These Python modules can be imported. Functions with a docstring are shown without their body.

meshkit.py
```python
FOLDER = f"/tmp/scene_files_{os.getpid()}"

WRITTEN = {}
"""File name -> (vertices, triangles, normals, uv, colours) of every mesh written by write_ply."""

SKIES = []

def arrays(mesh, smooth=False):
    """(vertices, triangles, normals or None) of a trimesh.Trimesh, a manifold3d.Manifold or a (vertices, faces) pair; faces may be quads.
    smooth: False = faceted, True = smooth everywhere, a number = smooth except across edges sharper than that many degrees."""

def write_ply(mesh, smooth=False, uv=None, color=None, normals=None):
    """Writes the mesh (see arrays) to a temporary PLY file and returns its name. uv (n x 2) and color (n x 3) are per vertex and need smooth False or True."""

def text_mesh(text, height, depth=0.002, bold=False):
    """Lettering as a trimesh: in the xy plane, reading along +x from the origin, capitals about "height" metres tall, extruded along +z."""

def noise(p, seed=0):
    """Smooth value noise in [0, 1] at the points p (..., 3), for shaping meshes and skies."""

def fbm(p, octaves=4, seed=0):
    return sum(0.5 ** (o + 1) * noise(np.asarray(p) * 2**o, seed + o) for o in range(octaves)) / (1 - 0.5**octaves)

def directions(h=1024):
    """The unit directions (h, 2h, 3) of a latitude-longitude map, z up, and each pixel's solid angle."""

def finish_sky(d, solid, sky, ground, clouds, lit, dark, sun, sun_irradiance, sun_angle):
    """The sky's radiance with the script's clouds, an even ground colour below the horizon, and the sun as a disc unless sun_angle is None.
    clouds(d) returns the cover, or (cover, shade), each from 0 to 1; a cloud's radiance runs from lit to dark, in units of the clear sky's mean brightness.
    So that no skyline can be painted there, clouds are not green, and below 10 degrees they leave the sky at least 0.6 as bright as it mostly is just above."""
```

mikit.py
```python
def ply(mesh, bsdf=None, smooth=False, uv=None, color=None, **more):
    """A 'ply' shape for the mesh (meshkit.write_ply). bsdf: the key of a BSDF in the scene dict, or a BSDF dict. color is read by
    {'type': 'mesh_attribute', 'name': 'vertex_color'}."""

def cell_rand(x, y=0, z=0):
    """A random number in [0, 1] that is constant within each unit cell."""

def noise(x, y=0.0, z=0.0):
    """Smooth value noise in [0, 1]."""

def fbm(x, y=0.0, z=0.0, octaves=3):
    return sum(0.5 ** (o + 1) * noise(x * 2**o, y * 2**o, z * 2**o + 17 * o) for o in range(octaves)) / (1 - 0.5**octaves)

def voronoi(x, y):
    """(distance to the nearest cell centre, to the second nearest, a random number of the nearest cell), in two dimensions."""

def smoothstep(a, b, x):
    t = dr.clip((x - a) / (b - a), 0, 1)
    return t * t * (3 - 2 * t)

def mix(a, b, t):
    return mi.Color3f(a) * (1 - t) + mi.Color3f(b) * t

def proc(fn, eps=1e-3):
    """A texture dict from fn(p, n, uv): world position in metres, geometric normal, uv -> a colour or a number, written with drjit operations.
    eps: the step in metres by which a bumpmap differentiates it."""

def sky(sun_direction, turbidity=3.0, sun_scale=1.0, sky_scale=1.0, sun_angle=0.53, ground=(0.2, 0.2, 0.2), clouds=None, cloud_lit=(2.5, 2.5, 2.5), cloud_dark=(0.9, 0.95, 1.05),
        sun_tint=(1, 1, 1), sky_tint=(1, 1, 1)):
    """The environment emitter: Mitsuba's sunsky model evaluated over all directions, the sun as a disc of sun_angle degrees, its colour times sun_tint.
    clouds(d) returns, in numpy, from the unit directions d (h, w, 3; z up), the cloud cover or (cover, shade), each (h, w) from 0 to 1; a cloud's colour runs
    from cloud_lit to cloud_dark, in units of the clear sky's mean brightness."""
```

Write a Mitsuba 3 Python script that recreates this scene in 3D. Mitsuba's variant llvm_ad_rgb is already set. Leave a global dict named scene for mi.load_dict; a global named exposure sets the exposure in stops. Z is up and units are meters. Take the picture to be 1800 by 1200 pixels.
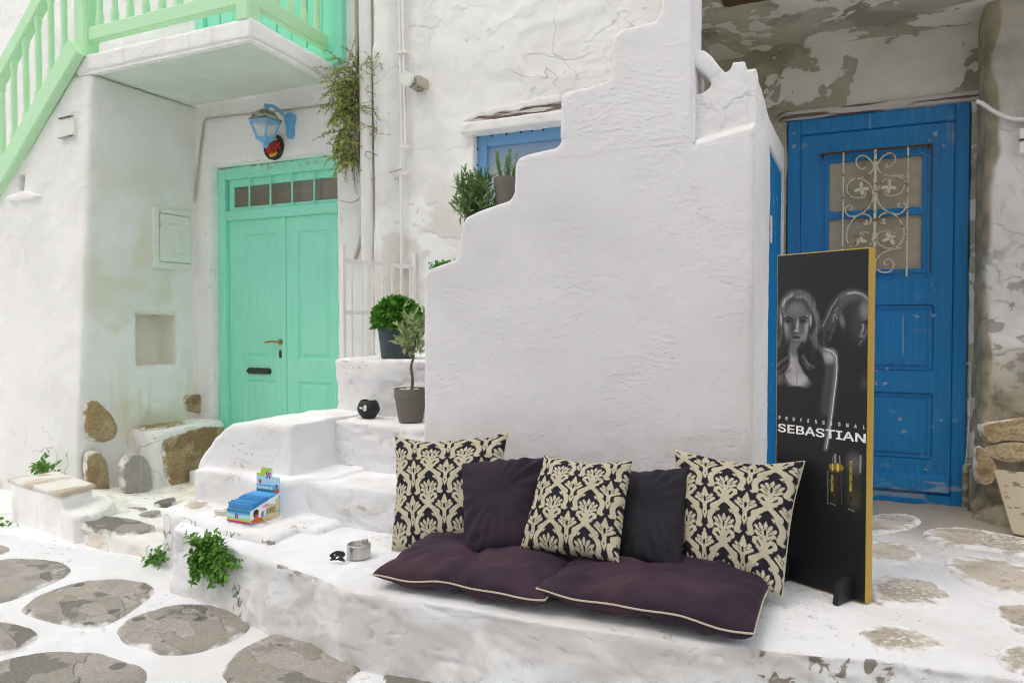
import math, numpy as np, trimesh, mitsuba as mi, drjit as dr
import mikit, meshkit
from manifold3d import Manifold, CrossSection, FillRule
from shapely.geometry import Polygon, LineString, Point
from shapely import affinity
import shapely, scipy.sparse as sp

# ---------------------------------------------------------------- camera, sky, exposure
T = mi.ScalarTransform4f
scene, labels = {}, {}
EYE = np.array([0.0, 0.0, 1.3])
YAW, PITCH = math.radians(25), math.radians(1.32)
AIM = EYE + np.array([-math.sin(YAW) * math.cos(PITCH), math.cos(YAW) * math.cos(PITCH), -math.sin(PITCH)])
scene['camera'] = {'type': 'perspective', 'fov': 69.39, 'fov_axis': 'x', 'near_clip': 0.05, 'far_clip': 400.0,
                   'to_world': T().look_at(origin=EYE.tolist(), target=AIM.tolist(), up=[0, 0, 1])}
scene['sky'] = mikit.sky((-0.30, -0.42, 0.85), turbidity=3, sun_scale=0.14, sun_angle=24, clouds=lambda d: 1.0,
                         cloud_lit=(2.42, 2.46, 2.56), ground=(0.4, 0.4, 0.4))
exposure = 1.98

# ---------------------------------------------------------------- helpers
def lin(r, g, b):
    c = np.array([r, g, b]) / 255.0
    return [float(x) for x in np.where(c <= 0.04045, c / 12.92, ((c + 0.055) / 1.055) ** 2.4)]

def numbered(key, taken=None):
    taken = scene if taken is None else taken
    if key not in taken:
        return key
    k = 1
    while f'{key}_{k:03d}' in taken:
        k += 1
    return f'{key}_{k:03d}'

def L(key, label=None, cat=None, group=None, kind=None):
    d = labels.setdefault(key, {})
    for a, b in (('label', label), ('category', cat), ('group', group), ('kind', kind)):
        if b:
            d[a] = b
    return key

def add(key, mesh, mat, smooth=30, label=None, uv=None, **kw):
    key = numbered(key)
    if len(meshkit.arrays(mesh)[1]) == 0:
        raise ValueError('empty mesh ' + key)
    if isinstance(mesh, trimesh.Trimesh) and 'radial' in mesh.metadata:
        uv, smooth = mesh.metadata['radial'], True
    scene[key] = mikit.ply(mesh, mat, smooth=smooth, uv=uv, **kw)
    if label:
        L(key, label)
    return key

def thing(key, label, cat, group=None, kind=None):
    key = numbered(key, labels)
    return L(key, label, cat, group, kind)

def tm(man):
    m = man.to_mesh()
    return trimesh.Trimesh(np.array(m.vert_properties[:, :3], float), np.array(m.tri_verts), process=False)

def cat(*ms):
    ms = [x for m in ms for x in (m if isinstance(m, list) else [m])]
    ms = [tm(m) if hasattr(m, 'to_mesh') else m for m in ms]
    return trimesh.util.concatenate(ms)

def cs(poly):
    if not hasattr(poly, "geom_type"):
        poly = Polygon([tuple(p)[:2] for p in poly])
    poly = poly.buffer(0)
    return CrossSection([np.array(r.coords)[:-1, :2].tolist() for g in getattr(poly, 'geoms', [poly]) for r in [g.exterior, *g.interiors]], FillRule.EvenOdd)

def XZ(poly, y0, y1):       # outline in (x, z), thick from y0 to y1
    return cs(poly).extrude(y1 - y0).rotate([90, 0, 0]).translate([0, y1, 0])

def YZ(poly, x0, x1):       # outline in (y, z)
    m = np.array([[0, 0, 1, x0], [1, 0, 0, 0], [0, 1, 0, 0]], float)
    return cs(poly).extrude(x1 - x0).transform(m)

def XY(poly, z0, z1):
    return cs(poly).extrude(z1 - z0).translate([0, 0, z0])

def box(x0, x1, y0, y1, z0, z1):
    return Manifold.cube([x1 - x0, y1 - y0, z1 - z0]).translate([x0, y0, z0])

def bevel(x0, x1, y0, y1, z0, z1, b=0.004):
    ps = []
    for sx in (0, 1):
        for sy in (0, 1):
            for sz in (0, 1):
                p = np.array([(x0, x1)[sx], (y0, y1)[sy], (z0, z1)[sz]])
                s = np.array([1 - 2 * sx, 1 - 2 * sy, 1 - 2 * sz]) * b
                for k in range(3):
                    q = p + s
                    q[k] = p[k]
                    ps.append(q)
    return Manifold.hull_points(np.array(ps))

def relax(v, f, it, lam=0.5):
    n = len(v)
    i = np.concatenate([f[:, 0], f[:, 1], f[:, 2], f[:, 1], f[:, 2], f[:, 0]])
    j = np.concatenate([f[:, 1], f[:, 2], f[:, 0], f[:, 0], f[:, 1], f[:, 2]])
    A = sp.coo_matrix((np.ones(len(i)), (i, j)), (n, n)).tocsr()
    A.data[:] = 1
    A = sp.diags(1 / np.maximum(A.sum(1).A1, 1)) @ A
    for _ in range(it):
        v = v + lam * (A @ v - v)
    return v

def vnormals(v, f):
    n = np.zeros_like(v)
    c = np.cross(v[f[:, 1]] - v[f[:, 0]], v[f[:, 2]] - v[f[:, 0]])
    for k in range(3):
        np.add.at(n, f[:, k], c)
    return n / np.maximum(np.linalg.norm(n, axis=1, keepdims=True), 1e-12)

def rough(v, n, amp, freq, seed):
    h = (meshkit.fbm(v * freq + seed * 3.1, 3, seed) - 0.5) * 2 * amp
    h += (meshkit.fbm(v * freq * 4.3 + seed, 3, seed + 9) - 0.5) * amp * 0.9
    return v + n * h[:, None]

def soft(man, edge=0.03, it=3, amp=0.006, freq=5.0, seed=0, warp=None, extra=None):
    """Hand-plastered masonry: edges worn round, faces uneven."""
    m = man.refine_to_length(edge).to_mesh()
    v, f = np.array(m.vert_properties[:, :3], float), np.array(m.tri_verts)
    v = relax(v, f, it)
    if warp is not None:
        v = warp(v)
    n = vnormals(v, f)
    v = rough(v, n, amp, freq, seed)
    if extra is not None:
        v = extra(v, n)
    return trimesh.Trimesh(v, f, process=False)

def tube(pts, r, sides=8, closed=False, caps=True):
    p = np.asarray(pts, float)
    r = np.broadcast_to(np.asarray(r, float), (len(p),))
    t = np.gradient(p, axis=0) if not closed else np.roll(p, -1, 0) - np.roll(p, 1, 0)
    t /= np.linalg.norm(t, axis=1, keepdims=True) + 1e-12
    a = np.cross(t[0], [0, 0, 1.0] if abs(t[0][2]) < 0.9 else [1.0, 0, 0])
    fr = []
    for k in range(len(p)):
        a = a - (a @ t[k]) * t[k]
        a /= np.linalg.norm(a) + 1e-12
        fr.append((a, np.cross(t[k], a)))
    ang = np.arange(sides) * 2 * np.pi / sides
    v = np.concatenate([p[k] + r[k] * (np.cos(ang)[:, None] * fr[k][0] + np.sin(ang)[:, None] * fr[k][1]) for k in range(len(p))])
    n = len(p)
    i, j = np.meshgrid(np.arange(n if closed else n - 1), np.arange(sides), indexing='ij')
    i2, j2 = (i + 1) % n, (j + 1) % sides
    q = np.stack([i * sides + j, i * sides + j2, i2 * sides + j2, i2 * sides + j], -1).reshape(-1, 4)
    f = np.vstack([q[:, [0, 1, 2]], q[:, [0, 2, 3]]])
    if caps and not closed:
        v = np.vstack([v, p[:1], p[-1:]])
        k = np.arange(sides)
        f = np.vstack([f, np.stack([k * 0 + n * sides, (k + 1) % sides, k], 1),
                       np.stack([k * 0 + n * sides + 1, (n - 1) * sides + k, (n - 1) * sides + (k + 1) % sides], 1)])
    return trimesh.Trimesh(v, f, process=False)

def spline(pts, n=60, closed=False):
    from scipy.interpolate import CubicSpline
    p = np.asarray(pts, float)
    if closed:
        p = np.vstack([p, p[:1]])
    d = np.concatenate([[0], np.cumsum(np.linalg.norm(np.diff(p, axis=0), axis=1) ** 0.7)])
    c = CubicSpline(d, p, bc_type='periodic' if closed else 'natural')
    return c(np.linspace(0, d[-1], n + (1 if closed else 0)))[: n if closed else None]

def lathe(profile, at, n=40):
    m = trimesh.creation.revolve(np.array(profile, float), sections=n)
    m.apply_translation(at)
    return m

def bar(a, b, w, h, up=(0, 0, 1)):
    """A square-section bar from a to b: w across, h along up."""
    a, b, up = np.array(a, float), np.array(b, float), np.array(up, float)
    t = (b - a) / np.linalg.norm(b - a)
    s = np.cross(t, up); s /= np.linalg.norm(s)
    u = np.cross(s, t)
    c = 0.12 * min(w, h)
    ps = []
    for e in (a, b):
        for x, y in ((w / 2, h / 2 - c), (w / 2 - c, h / 2), (-w / 2 + c, h / 2), (-w / 2, h / 2 - c), (-w / 2, -h / 2 + c), (-w / 2 + c, -h / 2), (w / 2 - c, -h / 2), (w / 2, -h / 2 + c)):
            ps.append(e + s * x + u * y)
    return tm(Manifold.hull_points(np.array(ps)))

def chaikin(p, k=2):
    p = np.asarray(p, float)
    for _ in range(k):
        q = np.roll(p, -1, 0)
        p = np.stack([0.75 * p + 0.25 * q, 0.25 * p + 0.75 * q], 1).reshape(-1, p.shape[1])
    return p

def stone(pts, t, normal, seed=0, sink=0.02, wob=0.012, rough_amp=0.004, rim=0.9, ch=2):
    """A stone bedded in plaster: an outline on a surface, a rounded rim and an uneven face."""
    p = np.asarray(pts, float)
    p = chaikin(p.mean(0) + (p - p.mean(0)) * 1.045, ch)
    nrm = np.array(normal, float); nrm /= np.linalg.norm(nrm)
    c = p.mean(0)
    rs = np.random.default_rng(seed)
    p = p + (p - c) / np.linalg.norm(p - c, axis=1, keepdims=True) * ((meshkit.fbm(p * 9 + seed, 3, seed) - 0.5) * 2 * wob)[:, None]
    n = len(p)
    size = np.linalg.norm(p - c, axis=1).mean()
    rings = [(1.02, -sink), (1.0, -0.1 * t), (0.5 + rim / 2, 0.55 * t), (rim, 0.85 * t)] + [(rim * s, t * (0.9 + 0.1 * (1 - s))) for s in np.linspace(0.92, 0.08, 14)]
    v = []
    rad = []
    for s, h in rings:
        rad.append(np.full(n, s))
        q = c + (p - c) * s + nrm * h
        if h > 0:
            q = q + nrm * ((meshkit.fbm(q * 14 + seed, 3, seed) - 0.5) * 2 * rough_amp)[:, None]
        v.append(q)
    v.append((c + nrm * t)[None]); rad.append(np.zeros(1))
    f = []
    k = np.arange(n)
    for r in range(len(rings) - 1):
        a, b, c2, d = r * n + k, r * n + (k + 1) % n, (r + 1) * n + (k + 1) % n, (r + 1) * n + k
        f += [np.stack([a, b, c2], 1), np.stack([a, c2, d], 1)]
    r = len(rings) - 1
    f.append(np.stack([r * n + k, r * n + (k + 1) % n, k * 0 + len(rings) * n], 1))
    v, f = np.vstack(v), np.vstack(f)
    m = trimesh.Trimesh(v, f, process=False)
    if (m.face_normals.mean(0) @ nrm) < 0:
        m = trimesh.Trimesh(v, f[:, ::-1], process=False)
    r = np.concatenate(rad)
    m.metadata['radial'] = np.stack([r, r * 0], 1)
    return m

def leaves(pos, axis, size, width, fold=0.25, seed=0, jitter=0.5):
    """Many leaves as one mesh: each a folded blade of eight triangles growing along axis."""
    rs = np.random.default_rng(seed)
    pos, axis = np.asarray(pos, float), np.asarray(axis, float)
    n = len(pos)
    ax = axis + rs.normal(0, jitter, (n, 3)) * np.linalg.norm(axis, axis=1, keepdims=True)
    ax /= np.linalg.norm(ax, axis=1, keepdims=True)
    up = rs.normal(0, 0.6, (n, 3)) + [0, -0.3, 1.0]
    sd = np.cross(ax, up); sd /= np.linalg.norm(sd, axis=1, keepdims=True)
    up = np.cross(sd, ax)
    size = np.broadcast_to(size, (n,)) * rs.uniform(0.45, 1.3, n)
    w = size * width
    S, W = size[:, None], w[:, None]
    droop = -0.12 * S * up
    b = pos
    m1 = pos + ax * S * 0.33; m2 = pos + ax * S * 0.68 + droop * 0.5; tip = pos + ax * S + droop * 1.6
    l1 = m1 - sd * W * 0.5 + up * W * fold; r1 = m1 + sd * W * 0.5 + up * W * fold
    l2 = m2 - sd * W * 0.38 + up * W * fold * 0.8; r2 = m2 + sd * W * 0.38 + up * W * fold * 0.8
    v = np.stack([b, l1, m1, r1, l2, m2, r2, tip], 1).reshape(-1, 3)
    tri = np.array([[0, 2, 1], [0, 3, 2], [1, 2, 5], [1, 5, 4], [2, 3, 6], [2, 6, 5], [4, 5, 7], [5, 6, 7]])
    f = (np.arange(n)[:, None, None] * 8 + tri).reshape(-1, 3)
    return trimesh.Trimesh(v, f, process=False)

def pillow(c4, thick, n=56, pinch=0.06, seed=0, wrinkle=0.006, sag=0.0, power=0.42, scale=0.2, uv0=(0, 0), crease=0.0, wave=0.004):
    """c4: corners top-left, top-right, bottom-right, bottom-left as seen from the front. Returns mesh, uv, seam line."""
    TL, TR, BR, BL = [np.array(c, float) for c in c4]
    g = np.sin(np.linspace(-1, 1, n) * np.pi / 2)
    s, t = np.meshgrid(g, g, indexing='ij')          # s right, t up
    N = np.cross(TR - TL, BL - TL); N = N / np.linalg.norm(N)
    if N @ (EYE - (TL + BR) / 2) < 0 and abs(N[2]) < 0.8 or (abs(N[2]) >= 0.8 and N[2] < 0):
        N = -N
    rs = np.random.default_rng(seed)
    ph = rs.uniform(0, 6, 4)
    S = s * (1 - pinch * (1 - t ** 2) * (1 + 0.3 * np.sin(2.3 * t + ph[0]))); Tt = t * (1 - pinch * (1 - s ** 2) * (1 + 0.3 * np.sin(2.3 * s + ph[1])))
    a, b = (S + 1) / 2, (Tt + 1) / 2
    P = (1 - a)[..., None] * ((1 - b)[..., None] * BL + b[..., None] * TL) + a[..., None] * ((1 - b)[..., None] * BR + b[..., None] * TR)
    w, h = np.linalg.norm(BR - BL + TR - TL) / 2, np.linalg.norm(TL - BL + TR - BR) / 2
    q = np.stack([S * w * 0.5, Tt * h * 0.5, np.zeros_like(S)], -1)
    prof = np.maximum((1 - s ** 2) * (1 - t ** 2), 0) ** power
    P = P - ((TL + TR - BL - BR) / 2) * (sag * np.clip(t, 0, 1) ** 2.5 * (1 - s ** 2))[..., None]
    P = P + N * (wave * (np.sin(5 * s + 3 * t + ph[2]) + 0.7 * np.sin(9 * s - 6 * t + ph[3])) * (1 - 0.6 * prof))[..., None]
    def ridges(sd):
        # folds that run in from the corners and edges
        out = np.zeros_like(S)
        rr = np.random.default_rng(sd)
        for k in range(13):
            cx, cy = rr.choice([-1, 1]) * rr.uniform(0.55, 1.0), rr.choice([-1, 1]) * rr.uniform(0.55, 1.0)
            an = math.atan2(-cy, -cx) + rr.normal(0, 0.35)
            L_ = rr.uniform(0.35, 0.9)
            dx, dy = s - cx, t - cy
            al, ac = dx * math.cos(an) + dy * math.sin(an), -dx * math.sin(an) + dy * math.cos(an)
            ac = ac + 0.12 * np.sin(3 * al + k)
            wd = rr.uniform(0.035, 0.075)
            out += rr.uniform(0.5, 1.0) * rr.choice([-1, 1, 1]) * np.exp(-(ac / wd) ** 2) * np.exp(-((al - L_ * 0.4) / (L_ * 0.4)) ** 2)
        return out
    def side(sg, sd):
        wr = (meshkit.fbm(q * [7, 11, 1] + sd, 3, sd) - 0.5) * 2 * wrinkle + ridges(sd) * wrinkle * 0.8
        ray = np.abs(np.sin(np.arctan2(t, s) * 9 + meshkit.noise(q * 6 + sd, sd) * 3)) ** 2
        edge = prof * (1 - prof) * 4
        hh = thick / 2 * prof * (1 + 0.16 * (meshkit.fbm(q * 4 + sd * 1.7, 2, sd) - 0.5) * 2) + wr * prof + ray * edge * wrinkle * 0.7
        if crease:
            hh = hh - crease * prof * np.exp(-((s + 0.12 + 0.15 * np.sin(2 * t)) / 0.10) ** 2)
        return P + sg * N * hh[..., None]
    A, B = side(1, seed + 1), side(-1, seed + 5)
    v = np.vstack([A.reshape(-1, 3), B.reshape(-1, 3)])
    i, j = np.meshgrid(np.arange(n - 1), np.arange(n - 1), indexing='ij')
    c = np.stack([i * n + j, (i + 1) * n + j, (i + 1) * n + j + 1, i * n + j + 1], -1).reshape(-1, 4)
    f1 = np.vstack([c[:, [0, 1, 2]], c[:, [0, 2, 3]]])
    f = np.vstack([f1, f1[:, ::-1] + n * n])
    m = trimesh.Trimesh(v, f, process=False)
    fn = np.cross(A[n // 2 + 1, n // 2] - A[n // 2, n // 2], A[n // 2, n // 2 + 1] - A[n // 2, n // 2])
    if fn @ N < 0:
        m = trimesh.Trimesh(v, f[:, ::-1], process=False)
    uv = np.tile(np.stack([s * w / 2 / scale + uv0[0], t * h / 2 / scale + uv0[1]], -1).reshape(-1, 2), (2, 1))
    seam = np.vstack([P[:, 0], P[-1, 1:], P[-2::-1, -1], P[0, -2:0:-1]])
    return m, uv, seam

# ---------------------------------------------------------------- materials
def rgb(c):
    return {'type': 'rgb', 'value': [float(x) for x in c]}

def mat(key, color, rough=0.85, spec=0.25, bump=None, bscale=0.004, eps=1e-3, **kw):
    col = mikit.proc(color) if callable(color) else rgb(color)
    b = {'type': 'principled', 'base_color': col, 'roughness': rough, 'specular': spec, **kw}
    if bump is not None:
        b = {'type': 'bumpmap', 'arbitrary': mikit.proc(bump, eps=eps), 'scale': bscale, 'bsdf': b}
    scene[key] = {'type': 'twosided', 'bsdf': b}
    return key

N3, FB, SS, MX = mikit.noise, mikit.fbm, mikit.smoothstep, mikit.mix

def TF(p, f, octaves=4, seed=0.0, warp=0.0):
    """fbm whose octaves are turned against each other, so that no grid shows; warp bends it by a second noise."""
    x, y, z = p.x * f + seed, p.y * f + seed * 1.7, p.z * f - seed * 0.6
    if warp:
        w1, w2 = N3(x * 1.3 + 9.1, y * 1.3, z * 1.3), N3(x * 1.3, y * 1.3 + 4.7, z * 1.3 + 2.2)
        x, y, z = x + warp * (w1 - 0.5), y + warp * (w2 - 0.5), z + warp * (w1 + w2 - 1.0)
    out, a = 0.0, 0.5
    for o in range(octaves):
        out = out + a * N3(x, y, z)
        x, y, z = 2.03 * (0.61 * x + 0.55 * y + 0.57 * z), 2.03 * (-0.74 * x + 0.63 * y + 0.19 * z) + 3.7, 2.03 * (-0.26 * x - 0.54 * y + 0.80 * z) - 1.9
        a *= 0.5
    return out / (1 - 0.5 ** octaves)

def plaster_bump(p, n, uv):
    return TF(p, 36, 4) * 1.2 + 1.5 * TF(p, 8, 3, 3.0) + 0.9 * SS(0.48, 0.54, TF(p, 10, 4, 7.0, 0.6))

def stucco_bump(p, n, uv):
    blob = SS(0.60, 0.80, N3(p.x * 66 + 0.3 * p.z * 66, p.y * 66, p.z * 66 - 0.3 * p.x * 66))
    return blob * 0.9 * SS(0.42, 0.62, TF(p, 4, 3, 5.0)) + 0.6 * TF(p, 80, 3) + 0.25 * TF(p, 24, 2, 2.0)

def whitewash(p, n, uv):
    m = TF(p, 2.0, 4, 0.0, 0.5)
    base = MX((0.865, 0.86, 0.845), (0.795, 0.785, 0.76), SS(0.36, 0.66, m))
    drip = SS(0.60, 0.72, FB(p.x * 14, p.y * 14, p.z * 1.2, 3)) * SS(0.5, 0.62, TF(p, 2.0, 2, 6.0))
    base = MX(base, (0.70, 0.67, 0.60), drip * 0.35)
    pit = SS(0.70, 0.78, TF(p, 48, 2)) * SS(0.54, 0.66, TF(p, 3, 3, 7.0))
    return MX(base, (0.42, 0.37, 0.30), pit * 0.5)

def stairwash(p, n, uv):
    m = TF(p, 2.3, 3)
    base = MX((0.815, 0.82, 0.835), (0.75, 0.745, 0.75), SS(0.35, 0.70, m))
    grit = SS(0.67, 0.77, TF(p, 55, 2)) * SS(0.52, 0.68, TF(p, 4, 3, 7.0))
    crev = SS(0.010, 0.002, dr.abs(TF(p, 4.2, 4, 2.0, 0.7) - 0.5)) * SS(0.57, 0.64, TF(p, 1.9, 2, 9.0)) * SS(0.8, 0.5, dr.abs(n.z))
    base = MX(base, (0.16, 0.13, 0.09), crev * 0.8)
    return MX(base, (0.30, 0.27, 0.23), grit * 0.5)

def floorwash(p, n, uv):
    m = TF(p, 2.9, 3, 3.0)
    base = MX((0.80, 0.81, 0.835), (0.735, 0.735, 0.745), SS(0.4, 0.70, m))
    grit = SS(0.69, 0.79, TF(p, 60, 2)) * SS(0.50, 0.68, TF(p, 3.5, 3, 7.0))
    base = MX(base, (0.26, 0.24, 0.21), grit * 0.40)
    # the riser: grey scuffs, and bare mossy gaps where the lime has fallen off
    wall = SS(0.80, 0.50, dr.abs(n.z)) * SS(0.50, 0.30, p.z)
    base = MX(base, (0.60, 0.58, 0.56), wall * SS(0.40, 0.62, TF(p, 5.0, 5, 1.0, 0.8)) * 0.75)
    bare = wall * SS(0.555, 0.63, TF(p, 26, 5, 2.7, 0.9)) * SS(0.545, 0.61, TF(p, 2.6, 3, 5.3) + 0.02 * SS(-1.6, -0.4, p.x))
    base = MX(base, MX((0.09, 0.075, 0.05), (0.27, 0.235, 0.17), TF(p, 30, 2)), bare * 0.85)
    # earth washed up against the blue door
    dirt = SS(3.55, 4.30, p.y + 0.7 * (TF(p, 5, 4) - 0.5)) * SS(-0.75, -0.45, p.x) * SS(0.5, 0.8, n.z)
    speck = SS(0.50, 0.62, TF(p, 70, 2)) * SS(3.0, 4.2, p.y) * SS(-0.6, -0.2, p.x) * SS(0.42, 0.6, TF(p, 3, 3, 4.0)) * SS(0.5, 0.8, n.z)
    base = MX(base, (0.42, 0.38, 0.33), speck * 0.5)
    return MX(base, (0.30, 0.25, 0.19), dirt * 0.85)

def streetwash(p, n, uv):
    m = TF(p, 2.1, 3, 3.0)
    base = MX((0.80, 0.81, 0.835), (0.735, 0.73, 0.73), SS(0.4, 0.75, m))
    grit = SS(0.69, 0.79, TF(p, 55, 2)) * SS(0.48, 0.66, TF(p, 3, 3, 7.0))
    scuff = SS(0.50, 0.62, TF(p, 11, 4, 1.0, 0.5)) * SS(0.45, 0.62, TF(p, 1.7, 2, 4.0))
    base = MX(base, (0.60, 0.58, 0.55), scuff * 0.55)
    base = MX(base, (0.22, 0.21, 0.19), grit * 0.40)
    # away from the built stones the street goes on with the same paving
    f, g, w = mikit.voronoi(p.x * 1.45 + 0.3 * p.y, p.y * 2.1)
    st = SS(0.10, 0.14, g - f + 0.06 * (TF(p, 8, 3) - 0.5)) * SS(-0.40, -0.65, p.y - 0.45 * p.x - 2.9)
    return MX(base, (0.24, 0.215, 0.18), st)

def paintwall(p, n, uv):
    m = TF(p, 1.6, 3, 3.0)
    base = MX((0.755, 0.745, 0.775), (0.69, 0.68, 0.70), SS(0.35, 0.70, m))
    grain = SS(0.60, 0.74, TF(p, 70, 2, 4.0))
    base = MX(base, (0.60, 0.585, 0.60), grain * 0.30)
    joint = SS(0.006, 0.002, dr.abs(p.z - 2.10 - 0.05 * (TF(p, 3, 3, 6.0) - 0.5))) * SS(-1.75, -1.5, p.x) * SS(0.40, 0.52, TF(p, 6, 2, 2.0))
    base = MX(base, (0.50, 0.48, 0.47), joint * 0.45)
    grime = SS(0.46, 0.62, TF(p, 7, 4, 12.0, 0.6)) * SS(1.15, 0.5, p.z)
    base = MX(base, (0.60, 0.575, 0.555), grime * 0.40)
    pat = SS(0.48, 0.58, TF(p, 2.4, 4, 31.0)) * SS(0.95, 0.6, p.z)
    base = MX(base, (0.63, 0.605, 0.59), pat * 0.55)
    return MX(base, (0.83, 0.825, 0.83), SS(1.7, 2.4, p.z + 0.5 * (TF(p, 2.0, 3, 8.0) - 0.5)) * 0.6)

def crackwall(p, n, uv):
    m = TF(p, 2.0, 4, 5.0)
    base = MX((0.87, 0.865, 0.86), (0.80, 0.79, 0.77), SS(0.38, 0.66, m))
    low = SS(2.6, 2.0, p.z + 0.5 * (m - 0.5)) * SS(1.1, 1.5, p.z)
    base = MX(base, (0.69, 0.66, 0.61), low * 0.75 * SS(0.46, 0.54, TF(p, 2.6, 5, 9.0, 0.6)))
    c = dr.abs(TF(p, 1.9, 4, 11.0, 0.8) - 0.5)
    crack = SS(0.0055, 0.0015, c) * SS(0.48, 0.56, TF(p, 1.5, 2, 3.0))
    pit = SS(0.66, 0.74, TF(p, 30, 3)) * SS(0.54, 0.66, TF(p, 2.7, 3, 8.0))
    base = MX(base, (0.40, 0.36, 0.33), crack * 0.5)
    return MX(base, (0.45, 0.41, 0.37), pit * 0.5)

def crack_bump(p, n, uv):
    flake = SS(0.495, 0.515, TF(p, 2.6, 5, 9.0, 0.6)) + 0.7 * SS(0.49, 0.51, TF(p, 4.1, 5, 1.0, 0.7))
    return 1.6 * flake + TF(p, 34, 4) + 2.0 * TF(p, 7, 3, 2.0)

def dampwall(p, n, uv):
    m = TF(p, 2.0, 4, 2.0)
    base = MX((0.835, 0.83, 0.815), (0.775, 0.77, 0.74), SS(0.35, 0.7, m))
    inner = SS(-5.34, -5.28, p.x) * SS(3.62, 3.78, p.y)
    st = SS(0.46, 0.62, TF(p, 2.6, 5, 4.0, 0.6)) * SS(2.75, 2.2, p.z) * SS(4.9, 4.5, p.y) * SS(0.2, 0.5, p.z)
    base = MX(base, (0.66, 0.62, 0.43), st * inner * 0.48)
    run = SS(0.54, 0.68, FB(p.x * 9, p.y * 11, p.z * 1.4, 3)) * SS(1.3, 0.5, p.z)
    base = MX(base, (0.64, 0.56, 0.40), run * inner * 0.45)
    base = MX(base, (0.74, 0.69, 0.58), SS(-5.27, -5.33, p.x) * SS(4.10, 4.15, p.y) * SS(4.56, 4.50, p.y) * SS(0.9, 0.95, p.z) * SS(1.45, 1.38, p.z) * 0.6)
    dirt = SS(0.14, 0.05, p.z) * SS(0.45, 0.62, TF(p, 6, 4, 8.0))
    crev = SS(0.012, 0.002, dr.abs(TF(p, 4.2, 4, 2.0, 0.7) - 0.5)) * SS(0.50, 0.60, TF(p, 2.2, 2, 9.0)) * SS(0.6, 0.3, p.z)
    base = MX(base, (0.20, 0.16, 0.11), crev * 0.75)
    return MX(base, (0.66, 0.58, 0.46), dirt * 0.6)

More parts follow.
